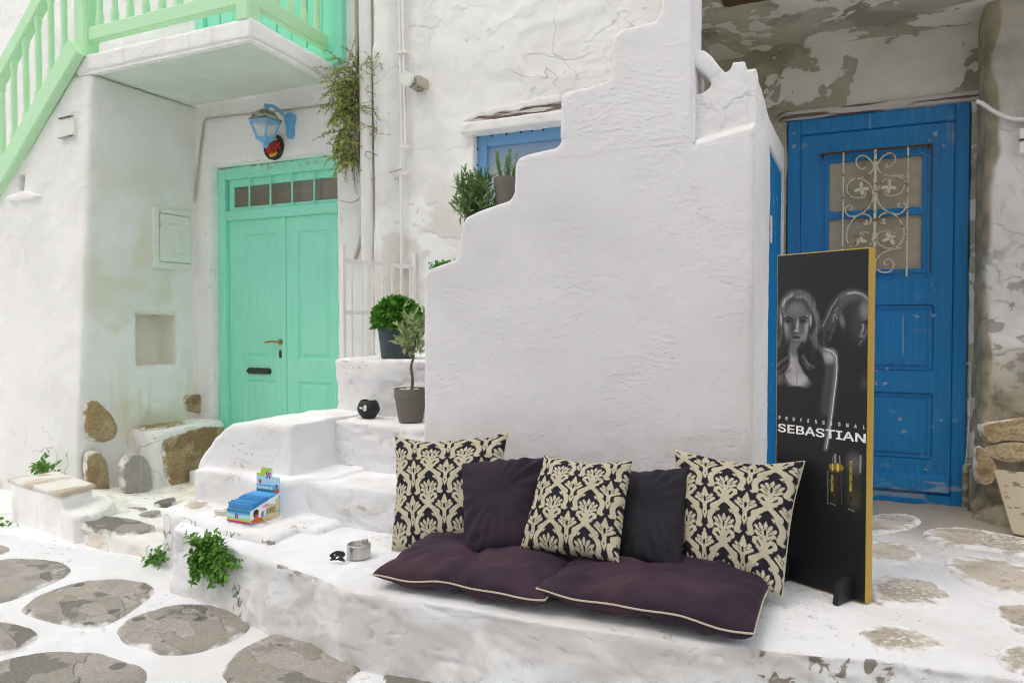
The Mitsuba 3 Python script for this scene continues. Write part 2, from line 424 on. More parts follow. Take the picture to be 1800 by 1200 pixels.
def peel_mask(p, n):
    ceil = SS(-0.5, -0.8, n.z)
    q = TF(p, 2.6, 6, 1.3, 1.1) + 0.30 * (TF(p, 16, 4, 5.0, 0.8) - 0.5)
    wall_bias = 0.055 - 0.10 * SS(0.05, -0.45, p.x) - 0.13 * SS(0.40, 0.75, p.x) - 0.08 * SS(2.64, 2.56, p.z)
    ceil_bias = -0.055 + 0.12 * SS(0.35, 1.0, p.x) + 0.09 * SS(-0.55, -0.75, p.x) + 0.10 * SS(4.45, 4.65, p.y) * SS(0.1, -0.4, p.x)
    return SS(0.492, 0.503, q + ceil * ceil_bias + (1.0 - ceil) * wall_bias)

def peeling(p, n, uv):
    m = TF(p, 8, 3)
    bare = MX((0.40, 0.395, 0.305), (0.49, 0.48, 0.39), SS(0.3, 0.7, m))
    bare = MX(bare, (0.24, 0.23, 0.17), SS(0.54, 0.66, TF(p, 5, 4, 4.0)) * 0.6)
    cream = MX((0.78, 0.755, 0.68), (0.69, 0.665, 0.59), SS(0.35, 0.7, TF(p, 5, 4, 6.0)))
    return MX(bare, cream, peel_mask(p, n))

def peel_bump(p, n, uv):
    return 1.8 * peel_mask(p, n) + 0.8 * TF(p, 25, 4)

def greywall(p, n, uv):
    m = TF(p, 3, 4, 1.0, 0.5)
    base = MX((0.78, 0.76, 0.75), (0.62, 0.60, 0.58), SS(0.40, 0.62, m))
    earth = MX((0.40, 0.35, 0.25), (0.26, 0.23, 0.16), SS(0.3, 0.7, TF(p, 12, 4)))
    k = SS(1.25, 0.95, p.z + 0.5 * (m - 0.5)) + SS(2.05, 2.3, p.z + 0.6 * (m - 0.5)) * 0.6 + SS(0.625, 0.590, p.x + 0.10 * (m - 0.5))
    spot = SS(0.57, 0.66, TF(p, 20, 4, 3.0)) * SS(1.9, 1.4, p.z)
    return MX(MX(base, earth, dr.minimum(k, 1.0)), (0.22, 0.20, 0.16), spot * 0.65)

def bluepaint(p, n, uv):
    m = TF(p, 3, 3)
    base = MX((0.007, 0.185, 0.46), (0.010, 0.225, 0.52), m)
    drip = SS(0.80, 0.90, N3(p.x * 55, p.y * 20, p.z * 0.8 + 3)) * SS(0.56, 0.72, TF(p, 3.3, 3, 2.0))
    chip = SS(0.69, 0.74, TF(p, 26, 4, 5.0)) * SS(0.54, 0.62, TF(p, 2.4, 3, 4.0)) + SS(0.54, 0.64, FB(p.x * 7, p.y * 9, p.z * 20, 4)) * SS(0.56, 0.40, p.z) * 0.75
    fade = SS(0.48, 0.68, TF(p, 2.0, 4, 8.0, 0.5))
    base = MX(base, (0.03, 0.21, 0.47), fade * 0.5)
    base = base * (0.88 + 0.24 * N3(p.x * 110, p.y * 110, p.z * 4))
    return MX(base, (0.42, 0.45, 0.46), dr.minimum(0.5 * drip + 0.7 * chip, 1.0))

def mintpaint(p, n, uv):
    m = TF(p, 2.5, 3)
    base = MX((0.265, 0.74, 0.55), (0.31, 0.79, 0.61), m)
    base = base * (0.96 + 0.08 * N3(p.x * 120, p.y * 120, p.z * 4))
    rust = SS(0.60, 0.68, TF(p, 26, 3)) * SS(2.55, 2.66, p.z) * SS(2.9, 2.8, p.z)
    return MX(base, (0.38, 0.30, 0.12), rust * 0.8)

def rimmed(base, lime, uv, p, a, b, k, f=14):
    """Lime brushed over a stone's rim: uv.x runs from 0 at its middle to 1 at its edge."""
    return MX(base, lime, SS(a, b, uv.x + k * (TF(p, f, 4, 3.0, 0.5) - 0.5)))

def paver(p, n, uv):
    a = TF(p, 2.2, 4, 2.0, 0.6)
    lay = TF(mi.Point3f(p.x * 0.55 + p.y * 1.0, p.y * 0.6 - p.x * 0.3, 1.0), 3.2, 5, 7.0, 0.7)
    base = MX((0.265, 0.238, 0.215), (0.35, 0.322, 0.298), SS(0.38, 0.62, a))
    base = MX(base, (0.165, 0.155, 0.13), SS(0.505, 0.525, lay) * 0.75)
    base = MX(base, (0.41, 0.38, 0.335), SS(0.54, 0.56, TF(p, 3, 5, 9.0, 0.6)) * 0.55)
    vein = SS(0.008, 0.002, dr.abs(lay - 0.50))
    base = MX(base, (0.48, 0.45, 0.40), vein * 0.5)
    f, g, w = mikit.voronoi(p.x * 6 + 0.1 * N3(p.x * 30, p.y * 30), p.y * 6)
    base = MX(base, (0.10, 0.095, 0.09), SS(0.06 + 0.16 * w, 0.03 + 0.14 * w, f) * SS(0.80, 0.82, w) * 0.75)
    base = base * (0.84 + 0.32 * N3(p.x * 150, p.y * 150, p.z * 100))
    return rimmed(base, (0.80, 0.79, 0.78), uv, p, 0.94, 1.05, 0.34)

def stone_bump(p, n, uv):
    lay = TF(mi.Point3f(p.x * 0.55 + p.y * 1.0, p.y * 0.6 - p.x * 0.3, 1.0), 3.2, 5, 7.0, 0.7)
    return 2.2 * SS(0.50, 0.53, lay) + 1.3 * TF(p, 28, 4)

def tanstone(p, n, uv):
    a = TF(p, 4, 4, 1.0, 0.5)
    base = MX((0.42, 0.37, 0.31), (0.59, 0.535, 0.46), SS(0.38, 0.62, a))
    d = SS(0.58, 0.70, TF(p, 50, 2, 9.0)) * SS(0.42, 0.6, TF(p, 6, 2, 2.0))
    base = MX(base, (0.20, 0.17, 0.13), d * 0.5)
    base = MX(base, (0.74, 0.73, 0.72), SS(0.52, 0.66, TF(p, 90, 2, 2.0)) * SS(0.35, 0.65, TF(p, 5, 3, 3.0)) * 0.7)
    return rimmed(base, (0.84, 0.84, 0.85), uv, p, 0.66, 0.98, 0.85, 26)

def ochre(p, n, uv):
    a = TF(p, 6, 4)
    b = TF(p, 2.6, 3, 5.0, 0.5)
    base = MX((0.37, 0.27, 0.145), (0.28, 0.175, 0.10), SS(0.44, 0.56, b))
    base = MX(base, (0.46, 0.385, 0.24), SS(0.46, 0.62, a) * 0.75)
    base = base * (0.7 + 0.6 * N3(p.x * 90, p.y * 90, p.z * 90))
    return rimmed(base, (0.76, 0.74, 0.68), uv, p, 0.90, 1.04, 0.45, 20)

def fabric_dark(p, n, uv):
    return MX((0.021, 0.021, 0.027), (0.029, 0.026, 0.033), TF(p, 5, 3))

def fabric_plum(p, n, uv):
    return MX((0.032, 0.021, 0.034), (0.060, 0.032, 0.047), SS(0.35, 0.65, TF(p, 4, 3)))

def weave(p, n, uv):
    return TF(p, 240, 2) + 2.0 * TF(p, 16, 3)

def damask(p, n, uv):
    fz = 0.018 * (N3(uv.x * 95, uv.y * 8, 5.0) - 0.5)
    x = uv.x + 0.012 * (N3(uv.x * 22, uv.y * 40, 1.0) - 0.5)
    y = uv.y + fz + 0.012 * (N3(uv.x * 30, uv.y * 16, 7.0) - 0.5)
    H = 1.05
    def fold(ox, oy):
        a = x - ox; b = (y - oy) / H
        return dr.abs(a - dr.floor(a + 0.5)), (b - dr.floor(b + 0.5)) * H
    def ell(a, b, cx, cy, rx, ry, rot=0.0):
        c, s = math.cos(rot), math.sin(rot)
        u, v = a - cx, b - cy
        k = dr.sqrt(dr.square((u * c + v * s) / rx) + dr.square((v * c - u * s) / ry) + 1e-9) - 1.0
        return k * min(rx, ry)
    def seg(a, b, x0, y0, x1, y1, r, r1=None):
        dx, dy = x1 - x0, y1 - y0
        t = dr.clip(((a - x0) * dx + (b - y0) * dy) / (dx * dx + dy * dy), 0, 1)
        return dr.sqrt(dr.square(a - x0 - dx * t) + dr.square(b - y0 - dy * t) + 1e-9) - (r + ((r1 if r1 is not None else r) - r) * t)
    def path(a, b, pts):
        k = mi.Float(9.0)
        for (x0, y0, r0), (x1, y1, r1) in zip(pts[:-1], pts[1:]):
            k = dr.minimum(k, seg(a, b, x0, y0, x1, y1, r0, r1))
        return k
    mn = dr.minimum
    a, b = fold(0.0, 0.0)
    # lotus with five broad petals
    c = seg(a, b, 0.0, 0.02, 0.0, 0.17, 0.078, 0.012)
    c = mn(c, ell(a, b, 0.0, -0.07, 0.11, 0.12))
    c = mn(c, seg(a, b, 0.06, -0.02, 0.135, 0.11, 0.052, 0.020))
    c = mn(c, seg(a, b, 0.09, -0.08, 0.225, 0.045, 0.056, 0.024))
    c = mn(c, seg(a, b, 0.07, -0.14, 0.215, -0.09, 0.045, 0.028))
    c = mn(c, seg(a, b, 0.0, -0.14, 0.0, -0.46, 0.052, 0.040))
    # volutes under it
    c = mn(c, path(a, b, [(0.03, -0.40, 0.035), (0.08, -0.29, 0.040), (0.15, -0.225, 0.040), (0.225, -0.245, 0.040), (0.245, -0.31, 0.036), (0.20, -0.35, 0.030)]))
    # the leafy bands that frame it
    c = mn(c, path(a, b, [(0.14, 0.275, 0.018), (0.19, 0.245, 0.030), (0.28, 0.235, 0.052), (0.345, 0.16, 0.062), (0.375, 0.05, 0.056), (0.345, -0.06, 0.058), (0.33, -0.135, 0.066), (0.385, -0.185, 0.030), (0.425, -0.165, 0.016)]))
    d = ell(a, b, 0.0, -0.055, 0.026, 0.072)
    d = mn(d, seg(a, b, 0.052, 0.085, 0.040, 0.015, 0.009))
    d = mn(d, seg(a, b, 0.150, 0.035, 0.085, -0.055, 0.010))
    d = mn(d, seg(a, b, 0.165, -0.045, 0.085, -0.110, 0.009))
    d = mn(d, seg(a, b, 0.105, -0.36, 0.155, -0.285, 0.020, 0.012))
    d = mn(d, seg(a, b, 0.175, 0.20, 0.21, 0.235, 0.010))
    # crossed leaves between the lotuses
    e, g = fold(0.0, 0.545)
    c = mn(c, path(e, g, [(0.0, 0.03, 0.055), (0.07, 0.045, 0.040), (0.135, 0.10, 0.050), (0.165, 0.085, 0.022)]))
    c = mn(c, path(e, g, [(0.0, 0.0, 0.060), (0.10, -0.075, 0.048), (0.20, -0.155, 0.060), (0.27, -0.225, 0.085), (0.285, -0.29, 0.03)]))
    # tall bud of the half drop
    e, g = fold(0.5, 0.525)
    k = seg(e, g, 0.0, 0.07, 0.0, 0.265, 0.088, 0.012)
    k = mn(k, ell(e, g, 0.0, -0.03, 0.098, 0.135))
    k = mn(k, seg(e, g, 0.06, -0.02, 0.175, 0.085, 0.050, 0.026))
    k = mn(k, seg(e, g, 0.05, -0.10, 0.225, 0.000, 0.048, 0.028))
    k = mn(k, seg(e, g, 0.0, -0.1, 0.0, -0.27, 0.056, 0.040))
    k = mn(k, path(e, g, [(0.0, -0.27, 0.040), (0.0, -0.36, 0.062), (0.0, -0.50, 0.010)]))
    d = mn(d, ell(e, g, 0.0, -0.04, 0.030, 0.070))
    d = mn(d, ell(e, g, 0.0, -0.36, 0.017, 0.032))
    d = mn(d, seg(e, g, 0.115, 0.055, 0.060, -0.005, 0.009))
    d = mn(d, seg(e, g, 0.130, -0.020, 0.070, -0.060, 0.008))
    c = dr.maximum(c, -(dr.abs(k) - 0.014))
    c = mn(c, k)
    on = SS(0.020, -0.002, c) * SS(-0.006, 0.008, d)
    th = 0.85 + 0.3 * N3(uv.x * 200, uv.y * 200, 0.0)
    return MX((0.024, 0.021, 0.030), (0.50, 0.46, 0.345), on) * th

def poster(p, n, uv):
    u, v = uv.x, uv.y
    col = mi.Color3f(0.011, 0.0125, 0.014)
    def blob(col, c, rx, ry, rot, val, s=0.25, tint=(1, 0.96, 0.98)):
        cr, sr = math.cos(rot), math.sin(rot)
        a, b = u - c[0], v - c[1]
        d = dr.sqrt(dr.square((a * cr + b * sr) / rx) + dr.square((b * cr - a * sr) / ry) + 1e-9)
        return MX(col, [val * t for t in tint], SS(1 + s, 1 - s, d))
    def stroke(col, pts, w, val, s=0.5, tint=(1, 0.97, 0.98)):
        dm = mi.Float(9.0)
        for (x0, y0), (x1, y1) in zip(pts[:-1], pts[1:]):
            dx, dy = x1 - x0, y1 - y0
            t = dr.clip(((u - x0) * dx + (v - y0) * dy) / (dx * dx + dy * dy + 1e-9), 0, 1)
            dm = dr.minimum(dm, dr.sqrt(dr.square(u - x0 - dx * t) + dr.square(v - y0 - dy * t) + 1e-9))
        return MX(col, [val * t for t in tint], SS(w * (1 + s), w * (1 - s), dm))
    M = 0.000536                       # metres per unit of the sketch
    # the woman behind, in profile
    col = blob(col, (0.3069, 1.0411), 118 * M, 150 * M, -0.10, 0.030, 0.35)
    col = stroke(col, [(0.1903, 0.9868), (0.2047, 1.0159), (0.2223, 1.0553), (0.2469, 1.0913), (0.2821, 1.1110)], 20 * M, 0.055, 0.9)
    col = stroke(col, [(0.1925, 0.9921), (0.2069, 1.0212), (0.2250, 1.0605), (0.2496, 1.0939)], 5 * M, 0.20, 0.9)
    col = stroke(col, [(0.2659, 1.1012), (0.2981, 1.1140), (0.3299, 1.1104), (0.3535, 1.0960), (0.3692, 1.0730), (0.3740, 1.0528)], 20 * M, 0.11, 0.95)
    col = stroke(col, [(0.2875, 1.1113), (0.3141, 1.1145), (0.3404, 1.1075), (0.3613, 1.0897)], 6 * M, 0.42, 0.95)
    col = stroke(col, [(0.2823, 1.0878), (0.3143, 1.0961), (0.3458, 1.0861)], 8 * M, 0.09, 0.95)
    hair2 = mi.Color3f(col)
    col = stroke(col, [(0.3665, 1.0806), (0.3353, 1.0991), (0.2983, 1.0976), (0.2608, 1.0728), (0.2337, 1.0263), (0.2118, 0.9843)], 16 * M, 0.10, 0.95)
    col = stroke(col, [(0.3510, 1.0860), (0.3144, 1.0895), (0.2771, 1.0724), (0.2503, 1.0314), (0.2342, 0.9844), (0.2179, 0.9422)], 12 * M, 0.07, 0.95)
    col = stroke(col, [(0.2115, 1.0106), (0.2007, 0.9684), (0.1966, 0.9206)], 18 * M, 0.05, 0.95)
    st2 = SS(0.40, 0.75, N3((u + v) * 420 + 7 * N3(u * 18, v * 16), (u - v) * 24))
    col = hair2 + (col - hair2) * (0.5 + 0.7 * st2)
    col = blob(col, (0.3049, 0.9847), 84 * M, 125 * M, 0.15, 0.020, 0.6)
    col = blob(col, (0.3576, 1.0480), 30 * M, 50 * M, 0.15, 0.26, 0.95)
    col = blob(col, (0.3415, 1.0102), 62 * M, 120 * M, 0.05, 0.050, 0.8)
    col = blob(col, (0.3515, 1.0446), 28 * M, 46 * M, 0.15, 0.20, 0.95)
    col = blob(col, (0.2669, 1.0146), 16 * M, 40 * M, 0.25, 0.17, 0.95)
    col = blob(col, (0.3581, 1.0077), 26 * M, 12 * M, 0.1, 0.014, 0.8)
    col = stroke(col, [(0.3447, 0.9991), (0.3480, 0.9874), (0.3419, 0.9727)], 6 * M, 0.30, 0.95)
    col = stroke(col, [(0.3674, 1.0001), (0.3605, 0.9749), (0.3484, 0.9495), (0.3320, 0.9278)], 5 * M, 0.13, 0.95)
    col = blob(col, (0.3410, 0.9595), 15 * M, 16 * M, 0.0, 0.17, 0.95)
    col = blob(col, (0.3422, 0.9484), 12 * M, 6 * M, 0.0, 0.02, 0.8)
    col = stroke(col, [(0.2339, 1.0106), (0.2348, 1.0305), (0.2425, 1.0393), (0.2471, 1.0210)], 4 * M, 0.22, 0.95)
    col = stroke(col, [(0.2369, 1.0472), (0.2499, 1.0637)], 3 * M, 0.22, 0.95)
    col = stroke(col, [(0.3689, 0.8692), (0.3753, 0.8443), (0.3695, 0.8188)], 8 * M, 0.22, 0.95)
    col = blob(col, (0.3543, 0.7926), 26 * M, 36 * M, 0.0, 0.05, 0.95)
    # the woman in front: hair, neck, chest, shoulder and arm, then the face
    strand = SS(0.45, 0.75, N3(u * 520 + 9 * N3(u * 20, v * 14), v * 26))
    col = blob(col, (0.0855, 1.0684), 122 * M, 112 * M, 0.0, 0.035, 0.22)
    col = blob(col, (0.1577, 0.9680), 52 * M, 215 * M, 0.10, 0.022, 0.35)
    col = blob(col, (0.0210, 0.9165), 46 * M, 160 * M, -0.1, 0.020, 0.5)
    dark = mi.Color3f(col)
    col = stroke(col, [(0.1467, 1.0753), (0.1669, 1.0311), (0.1730, 0.9948), (0.1578, 0.9572), (0.1656, 0.9252), (0.1855, 0.8938), (0.2041, 0.8626)], 17 * M, 0.16, 0.8)
    col = stroke(col, [(0.1402, 0.9570), (0.1551, 0.9304), (0.1815, 0.8936)], 9 * M, 0.13, 0.9)
    col = stroke(col, [(0.0233, 1.0724), (0.0098, 1.0364), (0.0181, 0.9611), (0.0046, 0.9162)], 12 * M, 0.12, 0.9)
    col = stroke(col, [(0.0160, 1.0530), (0.0300, 1.0944), (0.0576, 1.1168), (0.0940, 1.1200), (0.1270, 1.1070), (0.1490, 1.0752)], 22 * M, 0.16, 0.9)
    col = stroke(col, [(0.0220, 1.0752), (0.0380, 1.0986), (0.0638, 1.1133)], 9 * M, 0.42, 0.9)
    col = stroke(col, [(0.0821, 1.1040), (0.1122, 1.1042), (0.1360, 1.0863), (0.1480, 1.0565)], 10 * M, 0.22, 0.9)
    col = dark + (col - dark) * (0.55 + 0.55 * strand)
    col = blob(col, (0.0781, 0.8987), 46 * M, 100 * M, 0.0, 0.14, 0.30)
    col = blob(col, (0.0861, 0.8195), 96 * M, 104 * M, 0.0, 0.30, 0.14)
    col = blob(col, (0.0913, 0.7841), 66 * M, 40 * M, 0.0, 0.46, 0.95)
    col = blob(col, (0.0664, 0.8460), 22 * M, 60 * M, 0.25, 0.40, 0.95)
    col = blob(col, (0.0876, 0.7976), 6 * M, 55 * M, 0.0, 0.24, 0.95)
    col = blob(col, (0.0873, 0.6988), 155 * M, 118 * M, 0.0, 0.012, 0.05)
    col = blob(col, (0.0267, 0.8498), 52 * M, 84 * M, -0.25, 0.014, 0.22)
    col = stroke(col, [(0.1022, 0.9021), (0.1074, 0.8614), (0.1280, 0.8243), (0.1565, 0.7962)], 30 * M, 0.013, 0.30)
    curl = mi.Color3f(col)
    col = stroke(col, [(0.1120, 0.8779), (0.1301, 0.8509), (0.1561, 0.8381)], 10 * M, 0.13, 0.9)
    col = stroke(col, [(0.1135, 0.8535), (0.1339, 0.8316), (0.1457, 0.8279)], 6 * M, 0.07, 0.9)
    col = stroke(col, [(-0.0010, 0.8347), (0.0203, 0.8552), (0.0526, 0.8742)], 10 * M, 0.12, 0.9)
    col = stroke(col, [(0.0030, 0.8124), (0.0331, 0.8312), (0.0552, 0.8521)], 8 * M, 0.08, 0.9)
    col = stroke(col, [(0.0171, 0.7936), (0.0420, 0.8116), (0.0604, 0.8237)], 7 * M, 0.10, 0.8)
    col = curl + (col - curl) * (0.5 + 0.6 * strand)
    col = stroke(col, [(0.2119, 0.8734), (0.2213, 0.8316), (0.2208, 0.7683), (0.2127, 0.6830)], 46 * M, 0.055, 0.5)
    col = blob(col, (0.2185, 0.8816), 54 * M, 52 * M, 0.4, 0.26, 0.35)
    col = blob(col, (0.2241, 0.8871), 30 * M, 26 * M, 0.4, 0.42, 0.95)
    col = blob(col, (0.1820, 0.8457), 36 * M, 118 * M, 0.15, 0.013, 0.3)
    col = stroke(col, [(0.1968, 0.9079), (0.2267, 0.8992), (0.2442, 0.8809), (0.2468, 0.8434), (0.2429, 0.7908), (0.2347, 0.7272), (0.2286, 0.6687), (0.2203, 0.6097), (0.2086, 0.5366)], 14 * M, 0.17, 0.9)
    col = stroke(col, [(0.2036, 0.9081), (0.2307, 0.8983), (0.2469, 0.8789), (0.2495, 0.8435), (0.2462, 0.7910), (0.2386, 0.7275), (0.2320, 0.6690), (0.2236, 0.6101), (0.2108, 0.5395)], 3.4 * M, 0.62, 0.5)
    col = blob(col, (0.0109, 0.7848), 34 * M, 36 * M, 0.3, 0.10, 0.8)
    col = blob(col, (0.0163, 1.0196), 10 * M, 42 * M, 0.1, 0.34, 0.5)
    col = blob(col, (0.1426, 1.0162), 9 * M, 42 * M, 0.0, 0.34, 0.5)
    col = blob(col, (0.0818, 1.0154), 93 * M, 128 * M, 0.0, 0.105, 0.07)
    col = blob(col, (0.0828, 0.9700), 72 * M, 82 * M, 0.0, 0.105, 0.07)
    col = blob(col, (0.0826, 1.0592), 58 * M, 44 * M, 0.0, 0.17, 0.95)
    col = blob(col, (0.0372, 0.9946), 14 * M, 80 * M, 0.12, 0.26, 0.9)
    col = blob(col, (0.1263, 0.9920), 14 * M, 80 * M, -0.12, 0.30, 0.9)
    col = blob(col, (0.1077, 0.9485), 26 * M, 22 * M, 0.5, 0.24, 0.95)
    col = blob(col, (0.0475, 1.0134), 36 * M, 17 * M, 0.0, 0.012, 0.8)
    col = stroke(col, [(0.0276, 1.0201), (0.0449, 1.0288), (0.0647, 1.0221)], 5 * M, 0.012, 0.7)
    col = stroke(col, [(0.0938, 1.0219), (0.1117, 1.0294), (0.1319, 1.0217)], 5 * M, 0.012, 0.7)
    col = blob(col, (0.1107, 1.0120), 34 * M, 17 * M, 0.0, 0.012, 0.8)
    col = blob(col, (0.0681, 0.9864), 13 * M, 52 * M, 0.0, 0.035, 0.8)
    col = blob(col, (0.0881, 0.9935), 8 * M, 46 * M, -0.10, 0.42, 0.7)
    col = blob(col, (0.0834, 0.9738), 18 * M, 8 * M, 0.0, 0.42, 0.8)
    col = blob(col, (0.0835, 0.9684), 20 * M, 5 * M, 0.0, 0.03, 0.8)
    col = blob(col, (0.0836, 0.9498), 33 * M, 10 * M, 0.0, 0.022, 0.5)
    col = blob(col, (0.0850, 0.9399), 22 * M, 7 * M, 0.0, 0.22, 0.9)
    col = col * (0.90 + 0.2 * N3(u * 800, v * 800, 3.0))
    # the bottle and its box
    B = [(0.2442, 0.3877), (0.2433, 0.4737), (0.2504, 0.5046), (0.3199, 0.4324), (0.3206, 0.3638), (0.3191, 0.5010)]
    gold = (1.0, 0.72, 0.12)
    col = stroke(col, [(0.2174, 0.4537), (0.2187, 0.3299)], 0.0018, 0.16, 0.8, (0.9, 0.95, 1))
    col = stroke(col, [(0.2700, 0.4552), (0.2727, 0.3406)], 0.0014, 0.06, 0.8, (0.9, 0.95, 1))
    col = blob(col, B[0], 0.016, 0.055, 0.0, 0.030, 0.8, (1, 0.85, 0.5))
    col = stroke(col, [(0.2193, 0.4540), (0.2729, 0.4574)], 0.0012, 0.14, 0.8, gold)
    col = stroke(col, [(0.2329, 0.4721), (0.2683, 0.4752)], 0.011, 0.24, 0.25, gold)
    col = stroke(col, [(0.2358, 0.4831), (0.2360, 0.4603)], 0.0024, 0.75, 0.6, gold)
    col = stroke(col, [(0.2565, 0.4852), (0.2567, 0.4618)], 0.0034, 0.85, 0.6, gold)
    col = stroke(col, [(0.2458, 0.5180), (0.2461, 0.4899)], 0.0040, 0.30, 0.8)
    col = stroke(col, [(0.2628, 0.5169), (0.2645, 0.4910)], 0.0020, 0.30, 0.8)
    col = stroke(col, [(0.2362, 0.5131), (0.2365, 0.4885)], 0.0012, 0.16, 0.8)
    col = blob(col, B[3], 0.026, 0.090, 0.0, 0.030, 0.35, (1, 0.9, 0.55))
    col = blob(col, B[5], 0.024, 0.030, 0.0, 0.10, 0.9)
    col = stroke(col, [(0.3420, 0.5283), (0.3412, 0.4702)], 0.0030, 0.32, 0.8, (0.85, 0.92, 1))
    col = blob(col, B[4], 0.020, 0.030, 0.0, 0.055, 0.9, (1, 0.9, 0.5))
    col = blob(col, (0.3081, 0.3683), 0.005, 0.009, 0.0, 0.012, 0.4)
    col = stroke(col, [(0.2280, 0.3371), (0.2485, 0.3316)], 0.0012, 0.30, 0.8)
    col = stroke(col, [(0.2978, 0.3299), (0.3203, 0.3241)], 0.0012, 0.32, 0.8)
    return col

mat('mat_whitewash', whitewash, 0.9, 0.15, plaster_bump, 0.0050)
mat('mat_stairwash', stairwash, 0.9, 0.15, plaster_bump, 0.0040)
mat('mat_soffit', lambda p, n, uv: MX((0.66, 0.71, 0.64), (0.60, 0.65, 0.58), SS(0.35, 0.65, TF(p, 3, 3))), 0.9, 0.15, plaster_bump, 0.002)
mat('mat_floorwash', floorwash, 0.9, 0.15, plaster_bump, 0.0036)
mat('mat_streetwash', streetwash, 0.9, 0.15, plaster_bump, 0.0036)
mat('mat_paintwall', paintwall, 0.85, 0.2, stucco_bump, 0.0025)
mat('mat_crackwall', crackwall, 0.9, 0.15, crack_bump, 0.0034)
mat('mat_dampwall', dampwall, 0.9, 0.15, plaster_bump, 0.0042)
mat('mat_peeling', peeling, 0.9, 0.15, peel_bump, 0.0045)
mat('mat_greywall', greywall, 0.95, 0.1, plaster_bump, 0.007)
mat('mat_bluepaint', bluepaint, 0.5, 0.4)
mat('mat_mintpaint', mintpaint, 0.45, 0.4)
mat('mat_railpaint', lin(186, 228, 184), 0.5, 0.4)
mat('mat_paver', paver, 0.85, 0.25, stone_bump, 0.0045)
mat('mat_tanstone', tanstone, 0.95, 0.1, plaster_bump, 0.0036)
mat('mat_ochre', ochre, 0.9, 0.15, plaster_bump, 0.007)
mat('mat_plum', fabric_plum, 0.85, 0.2, weave, 0.0012, sheen=0.6, sheen_tint=0.6)
mat('mat_navy', fabric_dark, 0.85, 0.2, weave, 0.0012, sheen=0.5, sheen_tint=0.4)
mat('mat_aubergine', lambda p, n, uv: MX((0.024, 0.018, 0.030), (0.038, 0.024, 0.038), SS(0.35, 0.65, TF(p, 4, 3))), 0.85, 0.2, weave, 0.0012, sheen=0.5, sheen_tint=0.5)
mat('mat_damask', damask, 0.9, 0.1, weave, 0.0010)
mat('mat_piping', (0.52, 0.48, 0.37), 0.85, 0.1)
mat('mat_poster', poster, 0.35, 0.35)
mat('mat_gold', (0.46, 0.30, 0.045), 0.45, 0.5)
mat('mat_black', (0.016, 0.019, 0.022), 0.45, 0.4)
mat('mat_lettering', (0.86, 0.85, 0.85), 0.6, 0.2)
mat('mat_goldprint', (0.55, 0.42, 0.05), 0.6, 0.2)
mat('mat_taupe', (0.165, 0.145, 0.125), 0.7, 0.3)
mat('mat_bucket', (0.042, 0.060, 0.068), 0.5, 0.4)
mat('mat_soil', (0.045, 0.033, 0.022), 0.95, 0.1)
mat('mat_pebble', (0.62, 0.60, 0.55), 0.8, 0.2)
mat('mat_bark', (0.17, 0.135, 0.10), 0.9, 0.1)
mat('mat_steel', (0.55, 0.53, 0.50), 0.32, 0.5, metallic=0.9)
mat('mat_brass', (0.42, 0.28, 0.09), 0.35, 0.5, metallic=0.8)
mat('mat_bronze', (0.045, 0.055, 0.045), 0.5, 0.5, metallic=0.3)
mat('mat_ironwhite', (0.80, 0.78, 0.76), 0.6, 0.3)
mat('mat_grille', lambda p, n, uv: MX((0.70, 0.64, 0.50), (0.33, 0.19, 0.07), SS(0.58, 0.68, FB(p.x * 45, p.y * 45, p.z * 45, 3))), 0.6, 0.3)
mat('mat_pipe', (0.80, 0.785, 0.75), 0.4, 0.4)
mat('mat_cable', (0.48, 0.43, 0.35), 0.7, 0.3)
mat('mat_rust', lambda p, n, uv: MX((0.36, 0.38, 0.31), (0.17, 0.14, 0.09), SS(0.4, 0.6, FB(p.x * 30, p.y * 30, p.z * 30, 3))), 0.85, 0.2)
mat('mat_dustpane', lambda p, n, uv: MX((0.52, 0.44, 0.32), (0.40, 0.335, 0.24), FB(p.x * 22, p.y * 22, p.z * 22, 4)), 0.25, 0.5,
    lambda p, n, uv: FB(p.x * 55, p.y * 55, p.z * 55, 3), 0.006)
mat('mat_darkpane', lambda p, n, uv: MX((0.135, 0.12, 0.085), (0.21, 0.19, 0.14), FB(p.x * 9, p.y * 9, p.z * 22, 3)), 0.2, 0.5)
mat('mat_windowblue', (0.16, 0.36, 0.62), 0.5, 0.3)
mat('mat_curtain', lambda p, n, uv: MX((0.22, 0.34, 0.50), (0.36, 0.40, 0.42), SS(2.62, 2.35, p.z)), 0.6, 0.3)
mat('mat_oldwood', lambda p, n, uv: MX((0.60, 0.56, 0.52), (0.17, 0.13, 0.12), SS(0.50, 0.60, FB(p.x * 4, p.y * 30, p.z * 48, 4))), 0.9, 0.1)
mat('mat_darkwood', (0.10, 0.055, 0.03), 0.8, 0.2)
mat('mat_brick', (0.32, 0.085, 0.035), 0.9, 0.1)
mat('mat_lantern', (0.16, 0.42, 0.70), 0.45, 0.4)
mat('mat_hatch', (0.74, 0.76, 0.69), 0.6, 0.2)
mat('mat_marble', lambda p, n, uv: MX((0.76, 0.74, 0.69), (0.52, 0.44, 0.34), SS(0.50, 0.66, FB(p.x * 5, p.y * 5, 2.0, 4))), 0.6, 0.3)
mat('mat_chipboard', lambda p, n, uv: MX((0.52, 0.46, 0.34), (0.27, 0.20, 0.12), SS(0.60, 0.70, FB(p.x * 24, p.y * 24, p.z * 40, 3))), 0.9, 0.1)
scene['mat_glass'] = {'type': 'blendbsdf', 'weight': 0.4, 'a': {'type': 'thindielectric', 'int_ior': 1.5}, 'b': {'type': 'twosided', 'bsdf': {'type': 'diffuse', 'reflectance': rgb((0.72, 0.78, 0.76))}}}
